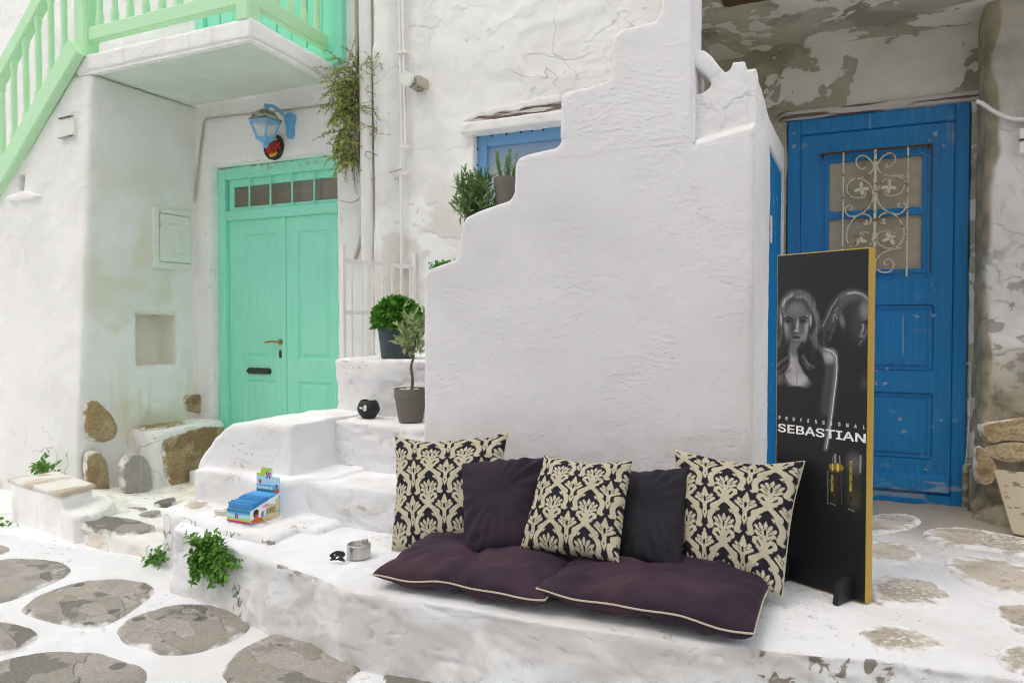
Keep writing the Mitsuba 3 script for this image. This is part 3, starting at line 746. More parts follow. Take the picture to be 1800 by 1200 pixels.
for k, c in dict(red=(0.52, 0.03, 0.015), yellow=(0.62, 0.40, 0.02), plate=(0.035, 0.03, 0.035), skyblue=(0.10, 0.42, 0.72), cardblue=(0.055, 0.26, 0.58), cardblue_light=(0.11, 0.40, 0.76), cardgrey=(0.26, 0.29, 0.36),
                 paper=(0.80, 0.82, 0.84), lime=(0.42, 0.60, 0.05), magenta=(0.55, 0.01, 0.17), purple=(0.09, 0.04, 0.22), skin=(0.42, 0.12, 0.045), hair=(0.05, 0.018, 0.02), orange=(0.60, 0.13, 0.03),
                 sand=(0.62, 0.50, 0.22), paleblue=(0.42, 0.66, 0.80), teal=(0.03, 0.22, 0.33), ink=(0.03, 0.03, 0.035)).items():
    mat('mat_' + k, c, 0.55, 0.3)

def leafmat(key, c1, c2, freq=30, trans=0.35):
    dry = [0.55 * c2[1], 0.45 * c2[1], 0.10 * c2[1]]
    f = lambda p, n, uv: MX(MX(c1, c2, N3(p.x * freq, p.y * freq, p.z * freq)), dry, SS(0.86, 0.94, N3(p.x * 47, p.y * 47, p.z * 47)) * 0.6)
    scene[key] = {'type': 'twosided', 'bsdf': {'type': 'principled', 'base_color': mikit.proc(f), 'roughness': 0.5, 'specular': 0.35}}
leafmat('mat_basil', (0.045, 0.17, 0.012), (0.12, 0.34, 0.03), 22)
leafmat('mat_olive', (0.20, 0.28, 0.10), (0.45, 0.53, 0.27), 25)
leafmat('mat_shrub', (0.055, 0.12, 0.040), (0.19, 0.33, 0.08), 18)
leafmat('mat_weed', (0.06, 0.18, 0.020), (0.16, 0.36, 0.06), 25)
leafmat('mat_creeper', (0.20, 0.25, 0.045), (0.42, 0.48, 0.10), 16)

# ================================================================ the setting: street and pavement
def grid_axis(lo, hi, step, far):
    a = np.arange(lo, hi, step)
    out = [0.06]
    while out[-1] < far:
        out.append(out[-1] * 1.6)
    return np.concatenate([lo - np.array(out)[::-1], a, a[-1] + np.array(out)])

gx, gy = grid_axis(-6.2, 1.4, 0.022, 90), grid_axis(1.2, 4.3, 0.022, 90)
X, Y = np.meshgrid(gx, gy, indexing='ij')
q = np.stack([X, Y, X * 0], -1)
Z = (meshkit.fbm(q * 2.1, 3, 3) - 0.5) * 0.009 + (meshkit.fbm(q * 13, 3, 5) - 0.5) * 0.006
near = np.exp(-np.maximum(np.hypot(np.maximum(np.abs(X + 2.4) - 4, 0), np.maximum(np.abs(Y - 2.7) - 1.6, 0)), 0))
Z *= near
# lime built up in a soft cove where the street meets the riser
edge = LineString([(-5.116, 2.765, 0.000), (-4.273, 2.698, 0.000), (-3.698, 2.739, -0.000), (-3.321, 2.757, 0.000), (-2.655, 2.616, 0.000), (-1.958, 2.496, 0.000), (-1.215, 2.362, 0.000), (-0.653, 2.254, 0.000)])
m = near > 0.9
dist = np.full(X.shape, 9.0)
dist[m] = shapely.distance(shapely.points(X[m], Y[m]), edge)
Z += 0.045 * np.exp(-(dist / 0.075) ** 2)
i, j = np.meshgrid(np.arange(len(gx) - 1), np.arange(len(gy) - 1), indexing='ij')
k = lambda a, b: a * len(gy) + b
qd = np.stack([k(i, j), k(i + 1, j), k(i + 1, j + 1), k(i, j + 1)], -1).reshape(-1, 4)
add('street', (np.stack([X, Y, Z - 0.004], -1).reshape(-1, 3), qd), 'mat_streetwash', smooth=True)
L('street', 'lime washed stone paved street in the foreground', 'street', kind='structure')
street_stones = [
    [(-4.281, 2.310, 0.000), (-4.266, 2.474, -0.000), (-4.115, 2.566, 0.000), (-3.906, 2.588, 0.000), (-3.751, 2.537, 0.000), (-3.684, 2.396, 0.000), (-3.626, 2.204, 0.000), (-3.640, 2.109, 0.000), (-3.740, 2.016, 0.000)],
    [(-3.449, 2.091, 0.000), (-3.539, 2.245, 0.000), (-3.524, 2.452, 0.000), (-3.385, 2.554, 0.000), (-3.204, 2.565, 0.000), (-3.080, 2.484, 0.000), (-2.984, 2.307, 0.000), (-2.937, 2.145, 0.000), (-2.998, 2.083, 0.000), (-3.163, 2.067, 0.000), (-3.297, 2.052, 0.000)],
    [(-2.828, 2.104, 0.000), (-2.897, 2.239, 0.000), (-2.860, 2.403, 0.000), (-2.781, 2.478, 0.000), (-2.580, 2.473, 0.000), (-2.381, 2.411, 0.000), (-2.324, 2.326, 0.000), (-2.333, 2.176, 0.000), (-2.384, 2.067, 0.000), (-2.507, 2.037, 0.000), (-2.674, 2.052, 0.000)],
    [(-2.174, 2.063, 0.000), (-2.214, 2.179, 0.000), (-2.216, 2.338, 0.000), (-2.144, 2.429, 0.000), (-2.005, 2.443, 0.000), (-1.799, 2.401, 0.000), (-1.696, 2.339, 0.000), (-1.686, 2.215, 0.000), (-1.680, 2.108, 0.000), (-1.860, 1.906, 0.000), (-2.084, 1.995, 0.000)],
    [(-3.472, 1.915, 0.000), (-3.305, 1.960, 0.000), (-3.156, 1.963, 0.000), (-3.065, 1.918, 0.000), (-3.046, 1.849, 0.000), (-3.048, 1.762, 0.000), (-3.170, 1.706, 0.000)],
    [(-2.995, 1.670, 0.000), (-2.926, 1.819, 0.000), (-2.804, 1.899, 0.000), (-2.619, 1.935, 0.000), (-2.423, 1.906, 0.000), (-2.364, 1.874, 0.000), (-2.319, 1.801, 0.000), (-2.443, 1.592, 0.000), (-2.637, 1.522, 0.000), (-2.918, 1.568, 0.000)],
    [(-1.576, 2.232, 0.000), (-1.561, 2.328, 0.000), (-1.446, 2.387, 0.000), (-1.277, 2.391, 0.000), (-1.159, 2.319, 0.000), (-1.185, 2.061, 0.000), (-1.385, 2.065, -0.000)],
    [(-4.813, 2.569, 0.000), (-4.563, 2.648, 0.000), (-4.428, 2.638, 0.000), (-4.364, 2.562, 0.000), (-4.436, 2.395, -0.000)],
    [(-2.143, 1.773, 0.000), (-2.100, 1.880, 0.000), (-1.895, 1.889, 0.000), (-1.715, 1.832, 0.000), (-1.757, 1.635, 0.000), (-1.990, 1.667, 0.000)],
]
for n_, pts in enumerate(street_stones):
    add('street__paving_stone', stone(pts, 0.012, (0, 0, 1), seed=n_ + 3, sink=0.03, wob=0.02, rough_amp=0.0045, rim=0.93), 'mat_paver', smooth=40)

pv = [(-3.30, 2.95), *[(-3.028, 2.549, 0.300), (-2.562, 2.460, 0.300), (-2.254, 2.382, 0.300), (-1.980, 2.328, 0.300), (-1.769, 2.256, 0.300), (-1.465, 2.275, 0.300), (-0.984, 2.260, 0.300), (-0.577, 2.311, 0.300), (-0.193, 2.381, 0.300), (0.152, 2.445, 0.300), (0.437, 2.482, 0.300), (0.955, 2.578, 0.300)], (3.4, 4.75), (-2.75, 4.75)]
def pave_extra(v, n):
    # the riser is worn: it bulges and is undercut in places, and its rim is chipped
    w = np.clip(1 - np.abs(n[:, 2]), 0, 1) * np.clip((v[:, 2] + 0.1) / 0.1, 0, 1)
    b = meshkit.fbm(v * [2.6, 2.6, 5] + 3, 5, 21) - 0.5
    lay = np.abs(meshkit.fbm(v * [2.2, 2.2, 7] + 8, 4, 25) - 0.5)
    return v + n * (w * (b * 0.075 - 0.010 * np.exp(-(lay / 0.018) ** 2)))[:, None]
pav = soft(XY(pv, -0.2, 0.3), 0.018, 3, 0.010, 4.0, 11, extra=pave_extra)
add('pavement', pav, 'mat_floorwash', smooth=60)
L('pavement', 'raised white pavement ledge under the cushions and before the blue door', 'pavement', kind='structure')
pave_stones = [
    [(-0.001, 2.642, 0.300), (0.076, 2.718, 0.300), (0.184, 2.728, 0.300), (0.265, 2.661, 0.300), (0.252, 2.558, 0.300), (0.155, 2.505, 0.300), (0.047, 2.515, 0.300)],
    [(0.067, 3.196, 0.300), (0.141, 3.302, 0.300), (0.278, 3.280, 0.300), (0.326, 3.148, 0.300), (0.313, 3.014, 0.300), (0.179, 2.917, 0.300), (0.053, 2.917, 0.300)],
    [(0.321, 3.558, 0.300), (0.440, 3.698, 0.300), (0.564, 3.696, 0.300), (0.677, 3.552, 0.300), (0.609, 3.188, 0.300), (0.491, 3.206, 0.300), (0.378, 3.326, 0.300)],
    [(0.272, 4.034, 0.300), (0.424, 4.182, 0.300), (0.590, 4.182, 0.300), (0.772, 4.063, 0.300), (0.717, 3.767, 0.300), (0.542, 3.834, 0.300), (0.345, 3.835, 0.300)],
    [(-0.005, 3.671, 0.300), (0.137, 3.796, 0.300), (0.258, 3.720, 0.300), (0.265, 3.599, 0.300), (0.189, 3.456, 0.300), (0.061, 3.404, 0.300)],
    [(0.437, 3.049, 0.300), (0.529, 3.121, 0.300), (0.621, 3.078, 0.300), (0.587, 2.835, 0.300), (0.496, 2.825, 0.300), (0.435, 2.886, 0.300)],
    [(0.399, 2.670, 0.300), (0.483, 2.749, 0.300), (0.578, 2.719, 0.300), (0.537, 2.521, 0.300), (0.428, 2.508, 0.300), (0.384, 2.566, 0.300)],
    [(-0.007, 4.168, 0.300), (0.211, 4.396, 0.300), (0.322, 4.285, 0.300), (0.217, 4.008, 0.300), (0.019, 3.863, 0.300)],
    [(0.844, 4.718, 0.300), (0.994, 4.723, 0.300), (0.988, 4.367, 0.300), (0.832, 4.263, 0.300)],
]
for n_, pts in enumerate(pave_stones):
    add('pavement__paving_stone', stone(pts, 0.013, (0, 0, 1), seed=n_ + 40, sink=0.03, wob=0.03, rough_amp=0.005, rim=0.9), 'mat_tanstone', smooth=40)

# ================================================================ staircase: blocks of lime-washed masonry
sx = thing('staircase', 'uneven white staircase with a rounded side block left of the smooth stepped wall', 'staircase')
ledge = XY([(-3.319, 2.738, 0.330), (-3.206, 2.700, 0.330), (-2.745, 2.584, 0.330), (-2.383, 2.547, 0.330), (-2.414, 2.771, 0.330), (-2.3, 2.75), (-2.3, 3.3), (-3.36, 3.3)], -0.15, 0.33)
mid = XY([(-3.30, 2.93), (-2.98, 2.92), (-2.70, 2.84), (-2.45, 3.05), (-2.45, 3.5), (-3.33, 3.5)], -0.1, 0.505)
prof = [(-3.373, 3.000, 0.243), (-3.361, 3.000, 0.462), (-3.333, 3.000, 0.551), (-3.263, 3.000, 0.627), (-3.180, 3.000, 0.705), (-3.108, 3.000, 0.759), (-2.952, 3.000, 0.774), (-2.715, 3.000, 0.769), (-2.669, 3.000, 0.775), (-2.674, 3.000, 0.318)]
back = XZ([(p[0], p[2]) for p in prof], 3.0, 3.75)
skew = [(-3.28, 3.0), (-2.695, 3.0), (-2.73, 3.38), (-2.73, 3.75), (-3.34, 3.75)]
landing = XY([(-4.9, 4.3), (-3.2, 3.55), (-2.7, 3.5), (-2.7, 4.9), (-4.9, 4.9)], -0.1, 0.12)
key = add(sx + '__side_block', soft(ledge + mid + back + landing, 0.020, 5, 0.012, 4.5, 21), 'mat_stairwash', smooth=60)
def worn(v, n):
    b = meshkit.fbm(v * [3.2, 3.2, 6] + 3, 5, 33) - 0.5
    lay = np.abs(meshkit.fbm(v * [2.4, 2.4, 8] + 8, 4, 35) - 0.5)
    d = b * 0.045 - 0.011 * np.exp(-(lay / 0.02) ** 2)
    return v + n * (d * np.clip(1.2 - np.abs(n[:, 2]), 0, 1))[:, None]
stepA = XY([(-2.72, 2.99), (-2.35, 2.95), (-1.75, 2.93), (-1.6, 3.6), (-2.75, 3.6)], 0.0, 0.495)
stepB = XY([(-2.76, 3.36), (-2.35, 3.33), (-1.6, 3.36), (-1.6, 4.0), (-2.80, 4.0)], 0.0, 0.752)
stepC = XY([(-2.93, 3.70), (-2.6, 3.66), (-1.6, 3.70), (-0.9, 4.75), (-3.06, 4.78), (-3.06, 4.0)], 0.0, 1.085)
add(sx + '__step', soft(stepA, 0.018, 2, 0.010, 5, 31, extra=worn), 'mat_floorwash', smooth=60)
add(sx + '__step', soft(stepB, 0.018, 2, 0.010, 5, 32, extra=worn), 'mat_stairwash', smooth=60)
add(sx + '__step', soft(stepC, 0.018, 2, 0.012, 5, 33, extra=worn), 'mat_stairwash', smooth=60)
for n_ in range(4):      # the flight goes on up behind the stepped wall
    x0 = -1.75 + n_ * 0.27
    add(sx + '__step', soft(box(x0, -0.68, 3.52, 4.70, 0.3, 1.33 + 0.24 * n_), 0.05, 2, 0.006, 5, 50 + n_), 'mat_stairwash', smooth=60)
for n_, pts in enumerate([[(-3.288, 2.835, 0.333), (-3.286, 2.935, 0.333), (-3.147, 2.928, 0.333), (-3.064, 2.791, 0.333), (-3.129, 2.722, 0.333)], [(-3.020, 2.773, 0.333), (-3.017, 2.879, 0.333), (-2.858, 2.940, 0.333), (-2.697, 2.975, 0.333), (-2.573, 2.799, 0.333), (-2.602, 2.639, 0.333), (-2.840, 2.674, 0.333)]]):
    add(sx + '__bare_stone', stone(pts, 0.008, (0, 0, 1), seed=70 + n_, sink=0.02, wob=0.012, rough_amp=0.002), 'mat_tanstone', smooth=40)

# ================================================================ the smooth stepped wall
sw = thing('stepped_wall', 'smooth pale stair wall with a stepped top edge behind the cushions', 'wall')
out = [(-0.401, 0.2), (-0.404, 2.135), (-0.66, 2.085)] + [(p[0], p[2]) for p in [(-0.668, 3.300, 2.893), (-0.804, 3.300, 2.921), (-0.808, 3.300, 2.696), (-0.836, 3.300, 2.660), (-0.919, 3.300, 2.654), (-1.005, 3.300, 2.648), (-1.029, 3.300, 2.631), (-1.045, 3.300, 2.442), (-1.064, 3.300, 2.421), (-1.158, 3.300, 2.410), (-1.263, 3.300, 2.403), (-1.286, 3.300, 2.385), (-1.288, 3.300, 2.165), (-1.311, 3.300, 2.140), (-1.403, 3.300, 2.133), (-1.502, 3.300, 2.118), (-1.523, 3.300, 2.095), (-1.530, 3.300, 1.946), (-1.554, 3.300, 1.909), (-1.689, 3.300, 1.879), (-1.799, 3.300, 1.843), (-1.819, 3.300, 1.813), (-1.839, 3.300, 1.670), (-1.859, 3.300, 1.630), (-1.953, 3.300, 1.605), (-2.042, 3.300, 1.572)]] + [(-2.055, 0.2)]
def wall_warp(v):
    v = v.copy()
    v[:, 1] -= 0.03 * np.clip(1.0 - v[:, 2], 0, 1)
    return v
flank = YZ([(3.42, 0.2), (3.42, 2.12), (3.7, 2.335), (4.0, 2.33), (4.3, 2.345), (4.70, 2.36), (4.70, 0.2)], -0.66, -0.401) - box(-0.425, -0.3, 3.915, 4.64, 0.1, 2.19)
add(sw + '__wall', soft(XZ(out, 3.30, 3.52) + flank, 0.016, 4, 0.005, 3.0, 61, wall_warp), 'mat_paintwall', smooth=60)
pil = [(p[0], p[2]) for p in [(-0.683, 3.360, 2.085), (-0.683, 3.360, 2.515), (-0.621, 3.360, 2.508), (-0.581, 3.360, 2.459), (-0.532, 3.360, 2.398), (-0.512, 3.360, 2.410), (-0.500, 3.360, 2.438), (-0.450, 3.360, 2.435), (-0.433, 3.360, 2.060)]]
hole = [(p[0], p[2]) for p in [(-0.673, 3.360, 2.448), (-0.650, 3.360, 2.437), (-0.620, 3.360, 2.408), (-0.593, 3.360, 2.366), (-0.600, 3.360, 2.345), (-0.629, 3.360, 2.326), (-0.672, 3.360, 2.322)]]
strip = XZ(Polygon(pil).difference(Polygon(hole)), 3.345, 3.52)
slope = Manifold.hull_points(np.array([(-0.66, 3.300, 2.05), (-0.404, 3.300, 2.10), (-0.66, 3.50, 2.05), (-0.404, 3.50, 2.10), (-0.655, 3.302, 2.090), (-0.404, 3.302, 2.136), (-0.655, 3.345, 2.125), (-0.405, 3.345, 2.168), (-0.655, 3.50, 2.145), (-0.405, 3.50, 2.185)]))
top_flank = YZ([(3.35, 2.05), (3.35, 2.402), (3.45, 2.385), (3.6, 2.355), (3.8, 2.338), (3.8, 2.05)], -0.47, -0.403)
add(sw + '__pillar', soft(strip + slope + top_flank, 0.010, 2, 0.005, 8, 62), 'mat_stairwash', smooth=60)
add(sw + '__brick', bevel(-0.63, -0.545, 3.50, 3.60, 2.30, 2.375, 0.005), 'mat_brick', smooth=False)
# ================================================================ left house
h0 = thing('house', 'white house with mint green double door under a balcony', 'house')
topy = [(-5.454, 3.750, 3.327), (-5.932, 3.750, 2.871), (-6.386, 3.750, 2.374), (-8.151, 3.750, 0.615)]
fw = [(-5.25, -0.3), (-5.25, 3.19), (topy[0][0], 3.19), (topy[0][0], topy[0][2]), *[(p[0], p[2]) for p in topy[1:]], (-8.5, 0.9), (-8.5, -0.3)]
front = XZ(fw, 3.75, 4.05)
slot = [(-6.107, 3.750, 2.490), (-6.030, 3.750, 2.370)]
front = front - box(slot[0][0], slot[1][0], 3.6, 3.95, slot[1][2], slot[0][2])
side = YZ([(3.75, -0.3), (3.75, 3.19), (4.80, 3.19), (4.80, -0.3)], -5.55, -5.25) - YZ(Polygon([(4.165, 0.965), (4.49, 0.97), (4.495, 1.365), (4.16, 1.375)]).buffer(0.015), -5.50, -5.2)
def batter(v):
    v = v.copy()
    k = np.clip((4.3 - v[:, 1]) / 0.5, 0, 1) * (v[:, 0] < -5.0)
    v[:, 1] -= k * (0.17 * np.clip(1 - v[:, 2] / 3.2, 0, 1) ** 1.2)
    # thicker old render ends in a ragged ledge
    return v
led = [(p[0], p[2]) for p in [(-6.213, 3.700, 2.298), (-6.168, 3.700, 2.327), (-5.950, 3.700, 2.352), (-5.782, 3.700, 2.303), (-5.866, 3.700, 2.287), (-6.081, 3.700, 2.289)]]
add(h0 + '__wall', soft(front + side, 0.03, 3, 0.013, 3.2, 71, batter), 'mat_dampwall', smooth=60)
add(h0 + '__plaster_ledge', soft(XZ(led, 3.68, 3.82), 0.012, 2, 0.006, 14, 72), 'mat_whitewash', smooth=60)
door_o = [(-5.085, 0.0), (-5.085, 2.665), (-3.722, 2.655), (-3.722, 0.0)]
bw = Polygon([(-8.5, -0.3), (-3.47, -0.3), (-3.47, 5.6), (-8.5, 5.6)]).difference(Polygon(door_o))
add(h0 + '__wall', soft(XZ(bw, 4.72, 4.95), 0.045, 1, 0.008, 3.0, 73), 'mat_whitewash', smooth=60)
# balcony slab with a drip edge
sl = [(-5.42, 3.745), (-3.655, 3.745), (-3.735, 4.74), (-5.42, 4.74)]
add(h0 + '__balcony_slab', soft(XY(sl, 3.205, 3.335), 0.025, 2, 0.005, 5, 74), 'mat_whitewash', smooth=50)
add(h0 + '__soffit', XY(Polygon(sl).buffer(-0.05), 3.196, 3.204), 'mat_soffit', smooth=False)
lip = XY(Polygon(sl).buffer(-0.012), 3.19, 3.21) - XY(Polygon(sl).buffer(-0.055), 3.1, 3.3)
add(h0 + '__drip_edge', lip, 'mat_whitewash', smooth=False)
# plinth along the side wall, with stones
pl = YZ([(3.98, -0.2), (4.02, 0.42), (4.05, 0.455), (4.72, 0.475), (4.72, -0.2)], -5.3, -4.93)
add(h0 + '__plinth', soft(pl, 0.022, 5, 0.014, 5, 75), 'mat_dampwall', smooth=60)
ws = [
    (3, [(-5.245, 3.659, 0.712), (-5.245, 3.736, 0.726), (-5.245, 3.853, 0.631), (-5.245, 3.924, 0.499), (-5.245, 3.923, 0.432), (-5.245, 3.840, 0.395), (-5.245, 3.732, 0.410), (-5.245, 3.664, 0.467)], (1, -0.2, 0.1), 0.05),
    (4, [(-5.245, 4.563, 0.688), (-5.245, 4.666, 0.704), (-5.245, 4.765, 0.661), (-5.245, 4.814, 0.580), (-5.245, 4.801, 0.515), (-5.245, 4.694, 0.517), (-5.245, 4.574, 0.555)], (1, 0, 0), 0.05),
    (5, [(-5.190, 3.624, 0.328), (-5.190, 3.692, 0.347), (-5.190, 3.770, 0.304), (-5.190, 3.807, 0.211), (-5.190, 3.813, -0.010), (-5.190, 3.756, -0.059), (-5.190, 3.664, -0.004), (-5.190, 3.630, 0.156)], (1, -0.3, 0), 0.03),
    (6, [(-4.930, 3.731, 0.245), (-4.930, 3.793, 0.320), (-4.930, 3.890, 0.317), (-4.930, 3.959, 0.240), (-4.930, 3.977, 0.070), (-4.930, 3.956, 0.012), (-4.930, 3.761, 0.018)], (1, 0, 0.05), 0.03),
    (7, [(-4.930, 4.079, 0.341), (-4.930, 4.117, 0.403), (-4.930, 4.325, 0.434), (-4.930, 4.651, 0.440), (-4.930, 4.745, 0.365), (-4.930, 4.710, 0.099), (-4.930, 4.377, 0.001), (-4.930, 4.112, 0.021)], (1, 0, 0.05), 0.03),
]
for s_, pts, nr, t_ in ws:
    pts = np.array(pts)
    add(h0 + '__wall_stone', stone(pts, t_ * 0.55, nr, seed=s_, sink=0.05, wob=0.016, rough_amp=0.012, rim=0.9, ch=1), 'mat_paver' if s_ == 6 else 'mat_ochre', smooth=50)
add(h0 + '__wall_stone', stone([(-5.250, 4.093, 0.468), (-5.292, 4.297, 0.468), (-5.235, 4.522, 0.468), (-5.088, 4.470, 0.468), (-5.048, 4.260, 0.468), (-5.066, 4.072, 0.468)], 0.016, (0, 0, 1), seed=8, sink=0.04, wob=0.01), 'mat_ochre', smooth=50)
# meter cupboard on the side wall
hp = [(-5.235, 4.264, 2.264), (-5.235, 4.652, 2.275), (-5.235, 4.646, 1.754), (-5.235, 4.257, 1.766)]
y0, y1, z0, z1 = hp[0][1], hp[1][1], hp[3][2], hp[0][2]
cb = h0 + '__cupboard'
add(cb, bevel(-5.27, -5.222, y0, y1, z0, z1, 0.004) - box(-5.24, -5.2, y0 + 0.05, y1 - 0.025, z0 + 0.05, z1 - 0.04), 'mat_hatch', smooth=False, label='small pale wooden cupboard door high on the side wall')
dy0, dy1, dz0, dz1 = y0 + 0.058, y1 - 0.033, z0 + 0.058, z1 - 0.048
pan = bevel(-5.25, -5.212, dy0, dy1, dz0, dz1, 0.003) - box(-5.22, -5.2, dy0 + 0.075, dy1 - 0.075, dz0 + 0.07, dz1 - 0.07)
add(cb + '__door', pan, 'mat_hatch', smooth=False)
mid_ = (dy0 + dy1) / 2
for a, b in ((dy0 + 0.077, mid_ - 0.002), (mid_ + 0.002, dy1 - 0.077)):
    add(cb + '__plank', bevel(-5.235, -5.217, a, b, dz0 + 0.072, dz1 - 0.072, 0.002), 'mat_hatch', smooth=False)
for zz in (dz0 + 0.28, dz0 + 0.38):
    add(cb + '__hinge', tube([(-5.208, dy0 - 0.004, zz), (-5.208, dy0 - 0.004, zz + 0.03)], 0.006), 'mat_cable')
# little bricked-up hatch on the front wall
hq = [(-5.567, 3.720, 2.866), (-5.400, 3.720, 2.872), (-5.390, 3.720, 2.734), (-5.556, 3.720, 2.730)]
hx0, hx1, hz0, hz1 = hq[0][0], hq[1][0], hq[3][2], hq[1][2]
ht = h0 + '__hatch'
add(ht, bevel(hx0, hx1, 3.712, 3.76, hz0, hz1, 0.003), 'mat_hatch', smooth=False)
for a, b in (((hx0, 3.708, hz0 - 0.004), (hx1, 3.708, hz0 + 0.003)), ((hx0, 3.708, hz1 + 0.004), (hx1, 3.708, hz1 + 0.008))):
    add(ht + '__rusty_strip', bar(a, b, 0.02, 0.008), 'mat_rust', smooth=False)

# mint green double door
D, YD = h0 + '__door', 4.83
def px_box(pts, y0, y1, b=0.003):
    (xa, _, za), (xb, _, zb) = pts
    return bevel(min(xa, xb), max(xa, xb), y0, y1, min(za, zb), max(za, zb), b)
xl, xr, zt = -5.083, -3.724, 2.655
fr = cat(bevel(xl, xl + 0.085, YD - 0.03, YD + 0.05, 0.1, zt, 0.006), bevel(xr - 0.05, xr, YD - 0.03, YD + 0.05, 0.1, zt, 0.006), bevel(xl + 0.085, xr - 0.05, YD - 0.03, YD + 0.05, zt - 0.10, zt, 0.006))
add(D, fr, 'mat_mintpaint', smooth=False, label='mint green panelled double door with a barred glass transom')
tz0, tz1 = 2.20, 2.285
add(D + '__transom_bar', bevel(xl + 0.085, xr - 0.05, YD - 0.02, YD + 0.05, tz0, tz1, 0.006), 'mat_mintpaint', smooth=False)
tl = xl + 0.10
tf = [bevel(tl, tl + 0.055, YD + 0.005, YD + 0.04, tz1, zt - 0.10, 0.004), bevel(xr - 0.06, xr - 0.05, YD + 0.005, YD + 0.04, tz1, zt - 0.10, 0.003), bevel(tl + 0.055, xr - 0.06, YD + 0.005, YD + 0.04, zt - 0.165, zt - 0.10, 0.004), bevel(tl + 0.055, xr - 0.06, YD + 0.005, YD + 0.04, tz1, tz1 + 0.03, 0.004)]
add(D + '__transom_frame', cat(tf), 'mat_mintpaint', smooth=False)
add(D + '__transom_pane', box(tl + 0.05, xr - 0.05, YD + 0.024, YD + 0.030, tz1 + 0.02, zt - 0.15), 'mat_darkpane', smooth=False)
for px_ in [(-4.721, 4.820, 2.469), (-4.487, 4.820, 2.451), (-4.253, 4.820, 2.433), (-4.022, 4.820, 2.415)]:
    add(D + '__transom_rod', tube([(px_[0], YD - 0.02, tz1 - 0.01), (px_[0], YD - 0.02, zt - 0.09)], 0.0075, 10), 'mat_mintpaint', smooth=60)
def leaf(x0, x1, panels, nm):
    m = bevel(x0, x1, YD + 0.012, YD + 0.05, 0.14, tz0, 0.004)
    ins = []
    for a, b, c, d in panels:
        m = m - Manifold.hull_points(np.array([(a, YD, c), (b, YD, c), (a, YD, d), (b, YD, d), (a + 0.022, YD + 0.030, c + 0.022), (b - 0.022, YD + 0.030, c + 0.022), (a + 0.022, YD + 0.030, d - 0.022), (b - 0.022, YD + 0.030, d - 0.022)]))
        ins.append(Manifold.hull_points(np.array([(a + 0.03, YD + 0.031, c + 0.03), (b - 0.03, YD + 0.031, c + 0.03), (a + 0.03, YD + 0.031, d - 0.03), (b - 0.03, YD + 0.031, d - 0.03), (a + 0.06, YD + 0.018, c + 0.06), (b - 0.06, YD + 0.018, c + 0.06), (a + 0.06, YD + 0.018, d - 0.06), (b - 0.06, YD + 0.018, d - 0.06)])))
    add(D + '__leaf', m, 'mat_mintpaint', smooth=False)
    for s_ in ins:
        add(D + '__panel', s_, 'mat_mintpaint', smooth=False)
def pan_px(p):
    (a, _, d), (b, _, c) = p
    return a, b, c, d
seam = (-4.369, 4.850, 1.348)[0]
pu, plo = [(-4.839, 4.850, 2.120), (-4.466, 4.850, 0.996)], [(-4.834, 4.850, 0.834), (-4.468, 4.850, 0.087)]
leaf(xl + 0.088, seam - 0.004, [(pu[0][0], pu[1][0], pu[1][2], 2.085), (pu[0][0], pu[1][0], 0.25, plo[0][2])], 'a')
pu2 = [(-4.234, 4.850, 2.135), (-3.882, 4.850, 1.012)]
leaf(seam + 0.004, xr - 0.052, [(pu2[0][0], pu2[1][0], pu[1][2], 2.085), (pu2[0][0], pu2[1][0], 0.25, plo[0][2])], 'b')
add(D + '__astragal', bevel(seam - 0.028, seam + 0.02, YD - 0.004, YD + 0.014, 0.14, tz0 + 0.0, 0.006), 'mat_mintpaint', smooth=False)
hc = np.array((-4.405, 4.840, 1.151))
ro = trimesh.creation.cylinder(0.026, 0.014, sections=28); ro.apply_transform(trimesh.transformations.rotation_matrix(math.pi / 2, [1, 0, 0])); ro.apply_translation(hc + [0, -0.008, 0])
lv = tube(spline([hc + [0, -0.01, 0], hc + [0, -0.045, 0.002], hc + [-0.025, -0.055, 0.004], hc + [-0.08, -0.055, 0.004], hc + [-0.135, -0.05, -0.004]], 24), np.linspace(0.010, 0.008, 24), 10)
add(D + '__handle', cat(ro, lv), 'mat_brass', smooth=40)
kc = np.array((-4.413, 4.840, 1.050))
esc = XZ(Polygon(LineString([(kc[0], kc[2] - 0.018), (kc[0], kc[2] + 0.018)]).buffer(0.015)), 4.832, 4.843)
add(D + '__escutcheon', esc, 'mat_bronze', smooth=30)
sc_ = [(-4.777, 4.840, 0.901), (-4.545, 4.840, 0.917)]
lt = Polygon(LineString([(sc_[0][0] + 0.02, sc_[0][2]), (sc_[1][0], sc_[0][2])]).buffer(0.026)).union(Polygon([(sc_[0][0] - 0.012, sc_[0][2] - 0.008), (sc_[0][0] + 0.02, sc_[0][2] - 0.014), (sc_[0][0] + 0.02, sc_[0][2] + 0.014), (sc_[0][0] - 0.012, sc_[0][2] + 0.006)]))
add(D + '__letter_plate', cat(XZ(lt, 4.826, 4.845), XZ(lt.buffer(-0.010), 4.819, 4.83)), 'mat_bronze', smooth=30)
add(h0 + '__dark_backing', box(-5.6, -3.5, 4.97, 5.02, 0.0, 5.6), 'mat_darkwood', smooth=False)  # added dark backing that stops sky light leaking through the door gaps
